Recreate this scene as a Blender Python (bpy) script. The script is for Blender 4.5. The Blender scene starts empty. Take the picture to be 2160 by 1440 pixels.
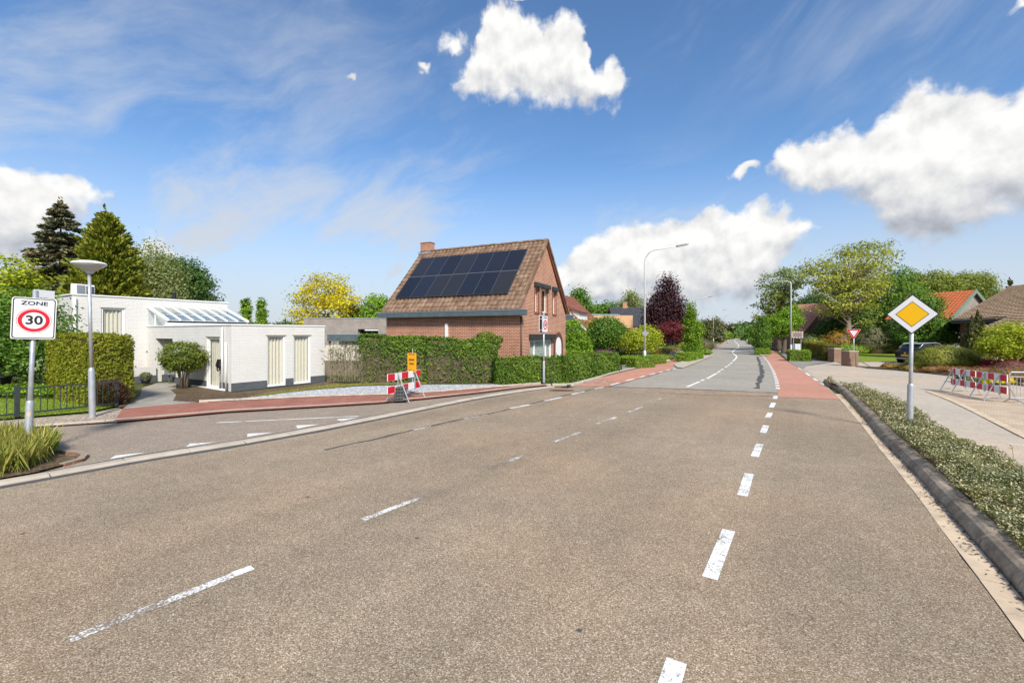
import bpy, bmesh, math
import numpy as np
from mathutils import Vector, Matrix, geometry

# ---------------------------------------------------------------- camera, sky, sun, exposure
FP, HY, H = 950.0, 704.0, 2.35          # focal length in photo pixels, horizon row, eye height in metres
R = math.radians
sc = bpy.context.scene
C = sc.collection
cam_d = bpy.data.cameras.new('camera')
cam = bpy.data.objects.new('camera', cam_d); C.objects.link(cam)
cam.location = (0, 0, H); cam.rotation_euler = (R(90), 0, 0)
cam_d.sensor_width = 36; cam_d.lens = 36 * FP / 2160; cam_d.shift_y = -16 / 2160
cam_d.clip_start = 0.05; cam_d.clip_end = 5000
sc.camera = cam
sc.view_settings.view_transform = 'Standard'; sc.view_settings.look = 'None'
sc.view_settings.gamma = 1.0; sc.view_settings.use_curve_mapping = False
sc.view_settings.exposure = 0.93
sc.cycles.use_denoising = True
sc.cycles.max_bounces = 8; sc.cycles.transparent_max_bounces = 16

SUN_EL, SUN_AZ = R(42), R(162)           # azimuth clockwise from +Y (the viewing direction)
sun_d = bpy.data.lights.new('sun', 'SUN'); sun = bpy.data.objects.new('sun', sun_d); C.objects.link(sun)
sun_d.energy = 2.85; sun_d.angle = R(9.0); sun_d.color = (1.0, 0.935, 0.83)
sdir = Vector((math.sin(SUN_AZ) * math.cos(SUN_EL), math.cos(SUN_AZ) * math.cos(SUN_EL), math.sin(SUN_EL)))
sun.rotation_euler = sdir.to_track_quat('Z', 'Y').to_euler()
sun.location = (20, -20, 40)

class NT:
    """tiny node-tree writer"""
    dim = '3D'
    def __init__(s, tree): s.t = tree; s.n = tree.nodes; s.l = tree.links
    def new(s, typ, **kw):
        n = s.n.new(typ)
        for k, v in kw.items(): setattr(n, k, v)
        return n
    def put(s, sock, v):
        if isinstance(v, bpy.types.NodeSocket): s.l.new(v, sock)
        elif v is not None: sock.default_value = v
    def math(s, op, a, b=None, c=None, clamp=False):
        n = s.new('ShaderNodeMath', operation=op, use_clamp=clamp)
        for i, v in enumerate((a, b, c)):
            if v is not None: s.put(n.inputs[i], v)
        return n.outputs[0]
    def vec(s, op, a, b=None, out=0):
        n = s.new('ShaderNodeVectorMath', operation=op)
        s.put(n.inputs[0], a)
        if b is not None: s.put(n.inputs[1], b)
        return n.outputs[out]
    def noise(s, v, scale, detail=4, rough=.55, dist=0.0, col=False):
        n = s.new('ShaderNodeTexNoise'); n.noise_dimensions = s.dim; s.put(n.inputs['Vector'], v)
        n.inputs['Scale'].default_value = scale; n.inputs['Detail'].default_value = detail
        n.inputs['Roughness'].default_value = rough; n.inputs['Distortion'].default_value = dist
        return n.outputs['Color' if col else 'Fac']
    def ramp(s, f, stops):
        n = s.new('ShaderNodeValToRGB'); s.put(n.inputs[0], f)
        e = n.color_ramp.elements
        while len(e) < len(stops): e.new(.5)
        for i, (p, c) in enumerate(stops):
            e[i].position = p; e[i].color = (c, c, c, 1) if not hasattr(c, '__len__') else (*c, 1)
        return n.outputs[0]
    def mix(s, f, a, b, mode='MIX'):
        n = s.new('ShaderNodeMix', data_type='RGBA', blend_type=mode)
        s.put(n.inputs[0], f)
        for i, v in ((6, a), (7, b)):
            s.put(n.inputs[i], (*v, 1) if isinstance(v, tuple) and len(v) == 3 else v)
        return n.outputs[2]
    def smooth(s, v, lo, hi, to0=0.0, to1=1.0):
        n = s.new('ShaderNodeMapRange', interpolation_type='SMOOTHSTEP')
        s.put(n.inputs[0], v)
        for i, q in enumerate((lo, hi, to0, to1)): s.put(n.inputs[i + 1], q)
        return n.outputs[0]

def azel(px, py):
    x, y, z = (px - 1080) / FP, 1.0, (HY - py) / FP
    return math.atan2(x, y), math.atan2(z, math.hypot(x, y))

# outlines of the cumulus clouds as (column, top row, bottom row) in photo pixels, turned into directions (azimuth, elevation); grey of the base
CLOUDS = [
 (.17, [(955,168,178),(990,110,195),(1020,40,205),(1050,5,210),(1090,14,215),(1120,40,222),(1150,45,222),(1190,36,228),(1225,50,232),(1245,108,232),(1265,138,225),(1290,120,220),(1310,138,205),(1324,165,178)]),
 (.34, [(1612,366,372),(1640,312,385),(1680,290,405),(1740,272,418),(1780,262,428),(1830,268,450),(1870,232,488),(1900,208,500),(1960,180,506),(2030,187,500),(2070,190,488),(2110,215,476),(2140,203,468),(2200,180,460),(2300,230,440),(2430,340,360)]),
 (.28, [(1165,575,610),(1230,512,640),(1290,480,652),(1340,462,660),(1400,470,660),(1450,457,655),(1490,430,648),(1540,440,636),(1600,420,615),(1640,430,585),(1660,440,565),(1690,466,525),(1718,492,502)]),
 (.32, [(-400,480,500),(-250,390,560),(-100,345,575),(0,335,570),(60,344,560),(110,356,510),(160,374,470),(200,396,440),(248,410,416)]),
 (.20, [(275,528,538),(310,496,546),(350,515,552),(415,534,540)])]
WISPS = [(740,147,15,8),(1568,356,30,13),(950,86,36,20),(884,128,12,8),(1095,5,14,8),(2150,28,30,14)]

def make_world():
    w = bpy.data.worlds.new('World'); sc.world = w; w.use_nodes = True
    w.cycles.sampling_method = 'NONE'
    t = NT(w.node_tree); t.n.clear(); t.dim = '2D'
    # --- the cumulus field as a node group: vector (azimuth, elevation) -> field
    grp = bpy.data.node_groups.new('cumulus_field', 'ShaderNodeTree')
    grp.interface.new_socket('Vector', in_out='INPUT', socket_type='NodeSocketVector')
    grp.interface.new_socket('Field', in_out='OUTPUT', socket_type='NodeSocketFloat')
    grp.interface.new_socket('Shade', in_out='OUTPUT', socket_type='NodeSocketFloat')
    g = NT(grp); g.dim = '2D'; gi = g.new('NodeGroupInput'); go = g.new('NodeGroupOutput')
    acc = None; shade = None
    gs = g.new('ShaderNodeSeparateXYZ'); g.l.new(gi.outputs[0], gs.inputs[0]); gaz, gel = gs.outputs[0], gs.outputs[1]
    E0, E1 = -.05, .75
    def curve(u, pts):
        n = g.new('ShaderNodeFloatCurve'); g.l.new(u, n.inputs['Value']); c = n.mapping.curves[0]
        while len(c.points) < len(pts): c.points.new(.5, .5)
        for q, (x, y) in zip(c.points, pts): q.location = (x, y); q.handle_type = 'AUTO'
        n.mapping.update(); return n.outputs[0]
    en = g.math('MULTIPLY', g.math('SUBTRACT', gel, E0), 1 / (E1 - E0))
    for grey, pts in CLOUDS:
        azs = [azel(q[0], 500)[0] for q in pts]; a0, a1 = azs[0], azs[-1]
        u = g.math('MULTIPLY', g.math('SUBTRACT', gaz, a0), 1 / (a1 - a0))
        T = curve(u, [((a - a0) / (a1 - a0), (azel(q[0], q[1])[1] - E0) / (E1 - E0)) for a, q in zip(azs, pts)])
        B = curve(u, [((a - a0) / (a1 - a0), (azel(q[0], q[2])[1] - E0) / (E1 - E0)) for a, q in zip(azs, pts)])
        f = g.math('MINIMUM', g.math('SUBTRACT', T, en), g.math('MULTIPLY', g.math('SUBTRACT', en, B), .55))
        side_ = g.math('MULTIPLY', g.math('MINIMUM', u, g.math('SUBTRACT', 1.0, u)), (a1 - a0) / (E1 - E0))
        f = g.math('MULTIPLY', g.math('MINIMUM', f, side_), 14.0)
        v = g.math('DIVIDE', g.math('SUBTRACT', en, B), g.math('MAXIMUM', g.math('SUBTRACT', T, B), .01))
        sh = g.smooth(v, .02, .66, grey, 0.0)
        if acc is None: acc, shade = f, sh
        else:
            pick = g.math('GREATER_THAN', f, acc); shade = g.math('ADD', shade, g.math('MULTIPLY', pick, g.math('SUBTRACT', sh, shade))); acc = g.math('MAXIMUM', acc, f)
    for (px, py, rx, ry) in WISPS:
        a, e = azel(px, py)
        ra = (azel(px + rx, py)[0] - azel(px - rx, py)[0]) / 2
        re = (azel(px, py - ry)[1] - azel(px, py + ry)[1]) / 2
        d = g.vec('SUBTRACT', gi.outputs[0], (a, e, 0)); d = g.vec('MULTIPLY', d, (1 / ra, 1 / re, 0))
        f = g.math('MULTIPLY', g.math('SUBTRACT', 1.0, g.vec('LENGTH', d, out=1)), .5)
        acc = g.math('MAXIMUM', acc, f)
    # the rest of the sky (beside and behind the view) goes on with clouds of the same kind
    side = g.smooth(g.math('ABSOLUTE', gaz), 1.0, 1.35, -0.9, 0.0)
    n0 = g.noise(g.vec('MULTIPLY', gi.outputs[0], (1, 1.6, 1)), 2.2, 2, .5)
    f = g.math('ADD', g.math('MULTIPLY', g.math('SUBTRACT', n0, .56), 4.0), side)
    acc = g.math('MAXIMUM', acc, f)
    g.l.new(acc, go.inputs[0]); g.l.new(shade, go.inputs[1])

    tc = t.new('ShaderNodeTexCoord')
    dn = t.vec('NORMALIZE', tc.outputs['Generated'])
    sp = t.new('ShaderNodeSeparateXYZ'); t.l.new(dn, sp.inputs[0])
    az = t.math('ARCTAN2', sp.outputs[0], sp.outputs[1]); el = t.math('ARCSINE', sp.outputs[2])
    cv = t.new('ShaderNodeCombineXYZ'); t.l.new(az, cv.inputs[0]); t.l.new(el, cv.inputs[1])
    p = cv.outputs[0]
    def warped(v, amt, scale):
        n = t.noise(v, scale, 3, .5, col=True)
        return t.vec('ADD', v, t.vec('MULTIPLY', t.vec('SUBTRACT', n, (.5, .5, .5)), (amt, amt, 0)))
    pw = warped(warped(p, .06, 8), .03, 30)
    fn = t.new('ShaderNodeGroup'); fn.node_tree = grp; t.l.new(pw, fn.inputs[0]); fa, under = fn.outputs[0], fn.outputs[1]
    n1 = t.noise(p, 26, 8, .62, .0)
    r1 = t.noise(p, 17, 5, .52); r2 = t.noise(t.vec('ADD', p, (.008, .020, 0)), 17, 5, .52)
    dens = t.math('ADD', t.math('MULTIPLY', fa, 1.25), t.math('MULTIPLY', t.math('SUBTRACT', n1, .46), .85))
    alpha = t.smooth(dens, -.10, .42)
    # shading: soft relief, grey where much cloud lies above towards the sun
    rel = t.math('MULTIPLY', t.math('SUBTRACT', r1, r2), .60)
    thick = t.smooth(dens, .15, .85)
    lum = t.math('SUBTRACT', t.math('ADD', t.math('ADD', .95, t.math('MULTIPLY', thick, .03)), rel), under)
    lum = t.math('MINIMUM', t.math('MAXIMUM', lum, .45), 1.02)
    cc = t.mix(t.smooth(lum, .5, .95), (.84, .89, 1.0), (1.0, .995, .985))
    cloudcol = t.vec('SCALE', cc, None); cloudcol.node.inputs['Scale'].default_value = 1; t.l.new(lum, cloudcol.node.inputs['Scale'])
    # cirrus veils: drawn-out noise, thicker low down and to the left
    rot = t.new('ShaderNodeVectorRotate', rotation_type='Z_AXIS'); t.l.new(warped(p, .22, 1.6), rot.inputs['Vector']); rot.inputs['Angle'].default_value = R(-24)
    c1 = t.noise(t.vec('MULTIPLY', rot.outputs[0], (1.3, 4.2, 1)), 1.9, 9, .62, .15)
    c2 = t.noise(p, 1.5, 3, .5)
    veil = t.math('MULTIPLY', t.smooth(c1, .38, .88), t.smooth(c2, .36, .72))
    low = t.smooth(el, .03, .42, .80, 0.0)
    haze = t.smooth(el, -.02, .38, .95, 0.0)
    leftv = t.math('MULTIPLY', t.smooth(az, -1.0, .30, .62, .0), t.smooth(el, .25, .62, 1.0, .12))
    cir = t.math('ADD', t.math('MULTIPLY', veil, .46), t.math('MULTIPLY', low, t.smooth(c1, .30, .72)))
    cir = t.math('ADD', cir, t.math('MULTIPLY', leftv, t.smooth(c1, .32, .72)))
    cir = t.math('MAXIMUM', cir, haze); cir = t.math('MINIMUM', cir, .94)
    sky = t.new('ShaderNodeTexSky', sky_type='NISHITA', sun_disc=False)
    sky.sun_elevation = SUN_EL; sky.sun_rotation = SUN_AZ; sky.altitude = 30
    sky.air_density = 1.0; sky.dust_density = .6; sky.ozone_density = 2.4
    b_sky = t.new('ShaderNodeBackground'); t.l.new(t.mix(1.0, sky.outputs[0], (.76, .97, 1.13), 'MULTIPLY'), b_sky.inputs[0]); b_sky.inputs[1].default_value = .083
    b_cir = t.new('ShaderNodeBackground'); b_cir.inputs[0].default_value = (.84, .90, 1.0, 1); b_cir.inputs[1].default_value = .405
    b_cum = t.new('ShaderNodeBackground'); t.l.new(cloudcol, b_cum.inputs[0]); b_cum.inputs[1].default_value = .52
    m1 = t.new('ShaderNodeMixShader'); t.l.new(cir, m1.inputs[0]); t.l.new(b_sky.outputs[0], m1.inputs[1]); t.l.new(b_cir.outputs[0], m1.inputs[2])
    m2 = t.new('ShaderNodeMixShader'); t.l.new(alpha, m2.inputs[0]); t.l.new(m1.outputs[0], m2.inputs[1]); t.l.new(b_cum.outputs[0], m2.inputs[2])
    out = t.new('ShaderNodeOutputWorld'); t.l.new(m2.outputs[0], out.inputs[0])
make_world()

# ---------------------------------------------------------------- pixel -> world
def G(px, py, z=0.0):
    Y = (H - z) * FP / (py - HY); return Vector(((px - 1080) / FP * Y, Y, z))
def D(px, py, Y): return Vector(((px - 1080) / FP * Y, Y, H - (py - HY) / FP * Y))
def S(px, Y, z=0.0): return Vector(((px - 1080) / FP * Y, Y, z))

# ---------------------------------------------------------------- mesh and object helpers
class MB:
    def __init__(s, M=None): s.v = []; s.f = []; s.M = M or Matrix.Identity(4)
    def add(s, vs, fs):
        o = len(s.v); s.v += [tuple(s.M @ Vector(q)) for q in vs]; s.f += [tuple(i + o for i in f) for f in fs]; return s
    def box(s, x0, x1, y0, y1, z0, z1):
        return s.add([(x, y, z) for z in (z0, z1) for y in (y0, y1) for x in (x0, x1)],
                     [(0, 2, 3, 1), (4, 5, 7, 6), (0, 1, 5, 4), (2, 6, 7, 3), (0, 4, 6, 2), (1, 3, 7, 5)])
    def hexa(s, b, t):  # four bottom points, four top points
        return s.add(list(b) + list(t), [(3, 2, 1, 0), (4, 5, 6, 7)] + [(i, (i + 1) % 4, 4 + (i + 1) % 4, 4 + i) for i in range(4)])
    def prism(s, poly, d0, d1, axis='z'):
        n = len(poly)
        def P(q, d): return {'z': (q[0], q[1], d), 'y': (q[0], d, q[1]), 'x': (d, q[0], q[1])}[axis]
        return s.add([P(q, d0) for q in poly] + [P(q, d1) for q in poly],
                     [tuple(range(n))[::-1], tuple(range(n, 2 * n))] + [(i, (i + 1) % n, n + (i + 1) % n, n + i) for i in range(n)])
    def tube(s, pts, rad, n=8, caps=True):
        pts = [Vector(p) for p in pts]; rad = rad if hasattr(rad, '__len__') else [rad] * len(pts)
        vs = []; fs = []
        for i, p in enumerate(pts):
            d = (pts[min(i + 1, len(pts) - 1)] - pts[max(i - 1, 0)]).normalized()
            a = Vector((1, 0, 0)) if abs(d.x) < .8 else Vector((0, 1, 0))
            u = d.cross(a).normalized(); w = d.cross(u)
            vs += [p + (u * math.cos(k * 2 * math.pi / n) + w * math.sin(k * 2 * math.pi / n)) * rad[i] for k in range(n)]
        for i in range(len(pts) - 1):
            fs += [(i * n + k, i * n + (k + 1) % n, (i + 1) * n + (k + 1) % n, (i + 1) * n + k) for k in range(n)]
        if caps: fs += [tuple(range(n))[::-1], tuple(range((len(pts) - 1) * n, len(pts) * n))]
        return s.add(vs, fs)
    def lathe(s, prof, n=20):  # (r, z) profile around local z
        vs = [(r * math.cos(k * 2 * math.pi / n), r * math.sin(k * 2 * math.pi / n), z) for r, z in prof for k in range(n)]
        fs = [(i * n + k, i * n + (k + 1) % n, (i + 1) * n + (k + 1) % n, (i + 1) * n + k) for i in range(len(prof) - 1) for k in range(n)]
        return s.add(vs, fs)
    def mesh(s, name, mat, smooth=False, bevel=0):
        m = bpy.data.meshes.new(name); m.from_pydata(s.v, [], s.f)
        bm = bmesh.new(); bm.from_mesh(m)
        bmesh.ops.recalc_face_normals(bm, faces=bm.faces)
        if bevel: bmesh.ops.bevel(bm, geom=bm.edges, offset=bevel, segments=1, affect='EDGES')
        bm.to_mesh(m); bm.free()
        m.materials.append(mat)
        if smooth: m.polygons.foreach_set('use_smooth', [True] * len(m.polygons))
        return m
    def build(s, name, mat, parent=None, smooth=False, bevel=0): return link(name, s.mesh(name, mat, smooth, bevel), parent)

def link(name, mesh, parent=None, loc=None, rot=None):
    o = bpy.data.objects.new(name, mesh); C.objects.link(o)
    if parent: o.parent = parent
    if loc is not None: o.location = loc
    if rot is not None: o.rotation_euler = rot
    return o
def tag(o, label, cat, group=None):
    o['label'] = label; o['category'] = cat
    if group: o['group'] = group
    return o
def thing(name, label, cat, loc=(0, 0, 0), rz=0.0, group=None, tilt=(0, 0)):
    o = bpy.data.objects.new(name, None); C.objects.link(o); o.location = loc; o.rotation_euler = (tilt[0], tilt[1], rz)
    o.empty_display_size = .2
    return tag(o, label, cat, group)
def struct(o): o['kind'] = 'structure'; return o
def copy_tree(o, parent=None):
    c = o.copy(); C.objects.link(c)
    if parent: c.parent = parent
    for ch in list(o.children): copy_tree(ch, c)
    return c
def sheet(name, pts, mat, z=None, parent=None):
    P = [Vector((p[0], p[1], p[2] if z is None else z)) for p in pts]
    m = bpy.data.meshes.new(name); tris = geometry.tessellate_polygon([P])
    m.from_pydata([tuple(p) for p in P], [], tris)
    bm = bmesh.new(); bm.from_mesh(m); bmesh.ops.recalc_face_normals(bm, faces=bm.faces)
    for f in bm.faces:
        if f.normal.z < 0: f.normal_flip()
    bm.to_mesh(m); bm.free(); m.materials.append(mat)
    return link(name, m, parent)
def gp(pts, z=0.0): return [G(x, y, z) for x, y in pts]

# ---------------------------------------------------------------- materials
def base_mat(name, rough=.7, spec=.3, metal=0.0):
    m = bpy.data.materials.new(name); m.use_nodes = True
    t = NT(m.node_tree); b = t.n['Principled BSDF']
    b.inputs['Roughness'].default_value = rough; b.inputs['Metallic'].default_value = metal
    b.inputs['Specular IOR Level'].default_value = spec
    tc = t.new('ShaderNodeTexCoord')
    return m, t, b, tc.outputs['Object']
def bump(t, b, h, strength=.3, dist=.01):
    n = t.new('ShaderNodeBump'); n.inputs['Strength'].default_value = strength; n.inputs['Distance'].default_value = dist
    t.l.new(h, n.inputs['Height']); t.l.new(n.outputs[0], b.inputs['Normal'])
def plain(name, c, rough=.6, var=.12, scale=3.0, metal=0.0, spec=.35, bmp=0.0, world=False):
    m, t, b, p = base_mat(name, rough, spec, metal)
    if world: p = t.new('ShaderNodeNewGeometry').outputs['Position']
    n = t.noise(p, scale, 5, .6)
    lo = tuple(max(0, q * (1 - var)) for q in c); hi = tuple(min(1, q * (1 + var)) for q in c)
    t.l.new(t.ramp(n, [(.3, lo), (.7, hi)]), b.inputs['Base Color'])
    if bmp: bump(t, b, t.noise(p, scale * 12, 4), bmp)
    return m
def stone_field(name, cols, cell, big=((.9, 1.08)), rough=.85, bmp=.5, tint=None, spec=.25, contrast=1.0, tracks=False):
    """aggregate: voronoi cells coloured at random, large soft stains over them"""
    m, t, b, p = base_mat(name, rough, spec)
    v = t.new('ShaderNodeTexVoronoi'); t.l.new(p, v.inputs['Vector']); v.inputs['Scale'].default_value = cell
    sp = t.new('ShaderNodeSeparateColor'); t.l.new(v.outputs['Color'], sp.inputs[0])
    c = t.ramp(sp.outputs[0], [(i / max(1, len(cols) - 1), q) for i, q in enumerate(cols)])
    n = t.noise(p, .35, 5, .6); n2 = t.noise(p, 3.2, 4, .6)
    s1 = t.smooth(n, .3, .7, big[0], big[1]); s2 = t.smooth(n2, .3, .7, .94, 1.06)
    sc_ = t.new('ShaderNodeVectorMath', operation='SCALE'); t.l.new(c, sc_.inputs[0]); t.l.new(t.math('MULTIPLY', s1, s2), sc_.inputs['Scale'])
    out = sc_.outputs[0]
    if tint: out = t.mix(t.smooth(t.noise(p, .18, 4, .55), .42, .68), out, t.mix(1.0, out, tint, 'MULTIPLY'))
    if tracks:   # worn wheel tracks drawn out along the road
        r_ = t.new('ShaderNodeVectorRotate', rotation_type='Z_AXIS'); t.l.new(p, r_.inputs['Vector']); r_.inputs['Angle'].default_value = R(33)
        k = t.smooth(t.noise(t.vec('MULTIPLY', r_.outputs[0], (.75, .05, 1)), 1.0, 4, .6), .32, .68, .92, 1.07)
        q = t.new('ShaderNodeVectorMath', operation='SCALE'); t.l.new(out, q.inputs[0]); t.l.new(k, q.inputs['Scale']); out = q.outputs[0]
    t.l.new(out, b.inputs['Base Color'])
    bump(t, b, t.math('SUBTRACT', 1.0, v.outputs['Distance']), bmp, .006)
    return m
def brick(name, c1, c2, mort, bw, bh, mt, wall=True, bmp=.4, rough=.85, rot=0.0, dirt=.12, offset=.5):
    m, t, b, p = base_mat(name, rough, .2)
    if wall:
        s = t.new('ShaderNodeSeparateXYZ'); t.l.new(p, s.inputs[0]); cb = t.new('ShaderNodeCombineXYZ')
        t.l.new(t.math('ADD', s.outputs[0], s.outputs[1]), cb.inputs[0]); t.l.new(s.outputs[2], cb.inputs[1]); v = cb.outputs[0]
    else:
        r = t.new('ShaderNodeVectorRotate', rotation_type='Z_AXIS'); t.l.new(p, r.inputs['Vector']); r.inputs['Angle'].default_value = rot; v = r.outputs[0]
    k = t.new('ShaderNodeTexBrick'); t.l.new(v, k.inputs['Vector']); k.offset = offset
    k.inputs['Color1'].default_value = (*c1, 1); k.inputs['Color2'].default_value = (*c2, 1); k.inputs['Mortar'].default_value = (*mort, 1)
    k.inputs['Scale'].default_value = 1; k.inputs['Brick Width'].default_value = bw; k.inputs['Row Height'].default_value = bh
    k.inputs['Mortar Size'].default_value = mt; k.inputs['Mortar Smooth'].default_value = .2
    n = t.smooth(t.noise(p, 1.3, 6, .65), .3, .7, 1 - dirt, 1 + dirt); n2 = t.smooth(t.noise(p, 30, 3, .6), .25, .75, .9, 1.08)
    s2 = t.new('ShaderNodeVectorMath', operation='SCALE'); t.l.new(k.outputs['Color'], s2.inputs[0]); t.l.new(t.math('MULTIPLY', n, n2), s2.inputs['Scale'])
    t.l.new(s2.outputs[0], b.inputs['Base Color'])
    bump(t, b, t.math('SUBTRACT', 1.0, k.outputs['Fac']), bmp, .012)
    return m
def leaf(name, dark, mid, light, trans=.36, rough=.55):
    m, t, b, p = base_mat(name, rough, .25)
    a = t.new('ShaderNodeAttribute', attribute_name='lv')
    c = t.ramp(a.outputs['Fac'], [(.05, dark), (.5, mid), (.95, light)])
    c = t.mix(t.smooth(t.noise(p, .9, 3, .5), .35, .7, 0, .35), c, t.mix(1.0, c, (1.25, 1.05, .7), 'MULTIPLY'))
    t.l.new(c, b.inputs['Base Color'])
    tr = t.new('ShaderNodeBsdfTranslucent'); t.l.new(t.mix(1.0, c, (1.2, 1.15, .55), 'MULTIPLY'), tr.inputs[0])
    mx = t.new('ShaderNodeMixShader'); mx.inputs[0].default_value = trans
    t.l.new(b.outputs[0], mx.inputs[1]); t.l.new(tr.outputs[0], mx.inputs[2])
    t.l.new(mx.outputs[0], t.n['Material Output'].inputs[0])
    return m
def paint_line(name, wear, under):
    m, t, b, p = base_mat(name, .6, .3)
    n = t.noise(p, 46, 5, .7); n2 = t.noise(p, 2.2, 3, .6)
    f = t.smooth(t.math('ADD', t.math('MULTIPLY', n, .7), t.math('MULTIPLY', n2, .45)), wear, wear + .12)
    t.l.new(t.mix(f, under, (.78, .78, .75)), b.inputs['Base Color'])
    bump(t, b, n, .2, .004)
    return m
def glassy(name, tint=(.9, .95, .95), dark=None, ior=1.5):
    m, t, b, p = base_mat(name, .04, .6)
    if dark:
        b.inputs['Base Color'].default_value = (*dark, 1); b.inputs['Roughness'].default_value = .06
        return m
    tr = t.new('ShaderNodeBsdfTransparent'); tr.inputs[0].default_value = (*tint, 1)
    gl = t.new('ShaderNodeBsdfGlossy'); gl.inputs['Roughness'].default_value = .02
    ge = t.new('ShaderNodeNewGeometry'); f0 = ((ior - 1) / (ior + 1)) ** 2
    c = t.math('SUBTRACT', 1.0, t.math('ABSOLUTE', t.vec('DOT_PRODUCT', ge.outputs['Normal'], ge.outputs['Incoming'], out=1)))
    mx = t.new('ShaderNodeMixShader'); t.l.new(t.math('MULTIPLY_ADD', t.math('POWER', c, 5.0), 1 - f0, f0, clamp=True), mx.inputs[0])
    t.l.new(tr.outputs[0], mx.inputs[1]); t.l.new(gl.outputs[0], mx.inputs[2]); t.l.new(mx.outputs[0], t.n['Material Output'].inputs[0])
    return m

M = {}
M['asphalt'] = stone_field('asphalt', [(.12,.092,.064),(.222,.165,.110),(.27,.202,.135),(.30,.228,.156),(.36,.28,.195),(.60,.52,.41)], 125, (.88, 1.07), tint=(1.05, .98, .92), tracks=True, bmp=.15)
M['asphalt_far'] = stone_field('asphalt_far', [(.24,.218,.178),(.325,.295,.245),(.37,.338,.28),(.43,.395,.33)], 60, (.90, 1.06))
M['asphalt_side'] = stone_field('asphalt_side', [(.20,.155,.115),(.27,.215,.165),(.32,.255,.195),(.45,.38,.305)], 75, (.92, 1.06))
M['side_right'] = stone_field('side_right', [(.37,.315,.25),(.44,.38,.305),(.49,.425,.345),(.56,.49,.40)], 60, (.93, 1.05), tint=(1.06, .97, .90))
M['paver'] = brick('sand_paver', (.56,.44,.315), (.48,.375,.265), (.36,.28,.20), .21, .105, .008, wall=False, rot=.5, bmp=.3)
M['redbrick_path'] = brick('red_brick_paving', (.38,.155,.11), (.30,.115,.08), (.28,.16,.12), .2, .1, .007, wall=False, rot=R(-62), bmp=.3)
M['red_asphalt'] = stone_field('red_asphalt', [(.39,.175,.12),(.48,.23,.16),(.53,.26,.18),(.60,.33,.24)], 70, (.9, 1.06), bmp=.3)
M['slabs'] = brick('grey_paving_slabs', (.30,.28,.25), (.26,.245,.22), (.17,.155,.13), .6, .4, .01, wall=False, rot=R(-35), bmp=.3)
M['path_slabs'] = brick('beige_paving_slabs', (.36,.33,.29), (.32,.295,.255), (.20,.18,.15), .3, .3, .008, wall=False, rot=.5, bmp=.3)
M['concrete'] = plain('concrete', (.46,.395,.315), .85, .18, 2.5, bmp=.25, world=True)
M['gutter'] = plain('gutter_concrete', (.58,.455,.32), .85, .20, 3.0, bmp=.2, world=True)
def kerb_material():
    m, t, b, p = base_mat('weathered_kerb', .9, .2); p = t.new('ShaderNodeNewGeometry').outputs['Position']
    n = t.noise(p, 7, 8, .75); n2 = t.noise(p, 1.6, 4, .6)
    c = t.ramp(t.math('ADD', t.math('MULTIPLY', n, .6), t.math('MULTIPLY', n2, .4)), [(.30, (.12,.094,.066)), (.46, (.25,.20,.145)), (.60, (.44,.36,.265))])
    t.l.new(c, b.inputs['Base Color']); bump(t, b, t.noise(p, 40, 5, .7), .5, .01); return m
M['kerb'] = kerb_material()
M['white_line'] = paint_line('white_road_paint', .46, (.22,.175,.13))
M['worn_line'] = paint_line('worn_road_paint', .545, (.225,.18,.135))
M['far_line'] = paint_line('far_road_paint', .40, (.2,.19,.18))
M['tar'] = plain('tar_seam', (.085,.082,.08), .75, .2, 6)
M['gravel_tan'] = stone_field('tan_gravel', [(.17,.12,.08),(.32,.245,.18),(.44,.36,.28),(.58,.51,.43)], 26, (.9, 1.05), bmp=.9)
M['gravel_grey'] = stone_field('grey_chippings', [(.12,.12,.13),(.36,.365,.38),(.52,.525,.54),(.74,.74,.75)], 22, (.95, 1.05), bmp=.9)
M['soil'] = stone_field('brown_soil', [(.055,.036,.02),(.095,.064,.036),(.13,.09,.05),(.19,.135,.08)], 22, (.8, 1.2), bmp=.8)
def grassy(name, a, b_, c):
    m, t, b, p = base_mat(name, .9, .1)
    n = t.noise(p, 60, 3, .7); n2 = t.noise(p, 1.2, 5, .6)
    f = t.math('ADD', t.math('MULTIPLY', n, .55), t.math('MULTIPLY', n2, .45))
    t.l.new(t.ramp(f, [(.32, a), (.5, b_), (.66, c)]), b.inputs['Base Color']); bump(t, b, n, .8, .03); return m
M['lawn'] = grassy('lawn_grass', (.12,.165,.02), (.20,.265,.035), (.27,.33,.055))
M['ground'] = grassy('rough_ground', (.06,.075,.025), (.10,.115,.04), (.15,.14,.06))
M['verge'] = grassy('dry_verge', (.075,.07,.02), (.13,.125,.035), (.185,.16,.06))
M['galv'] = plain('galvanised_steel', (.50,.52,.54), .42, .14, 9, metal=.55)
M['lamp_post'] = plain('pale_grey_paint', (.60,.63,.62), .5, .05, 3)
M['white'] = plain('white_paint', (.80,.795,.78), .55, .03, 2)
M['sign_white'] = plain('reflective_white', (.74,.74,.75), .4, .02, 2)
M['sign_red'] = plain('reflective_red', (.60,.012,.03), .4, .04, 2)
M['sign_yellow'] = plain('reflective_yellow', (.86,.47,.005), .4, .03, 2)
M['sign_orange'] = plain('orange_board', (.90,.42,.01), .45, .03, 2)
M['black'] = plain('black_paint', (.018,.018,.02), .5, .2, 4)
M['fence_dark'] = plain('anthracite_paint', (.035,.045,.047), .5, .15, 4)
M['wall_white'] = brick('white_painted_brick', (.76,.74,.705), (.725,.705,.67), (.67,.65,.615), .21, .066, .009, bmp=.8, dirt=.03)
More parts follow.
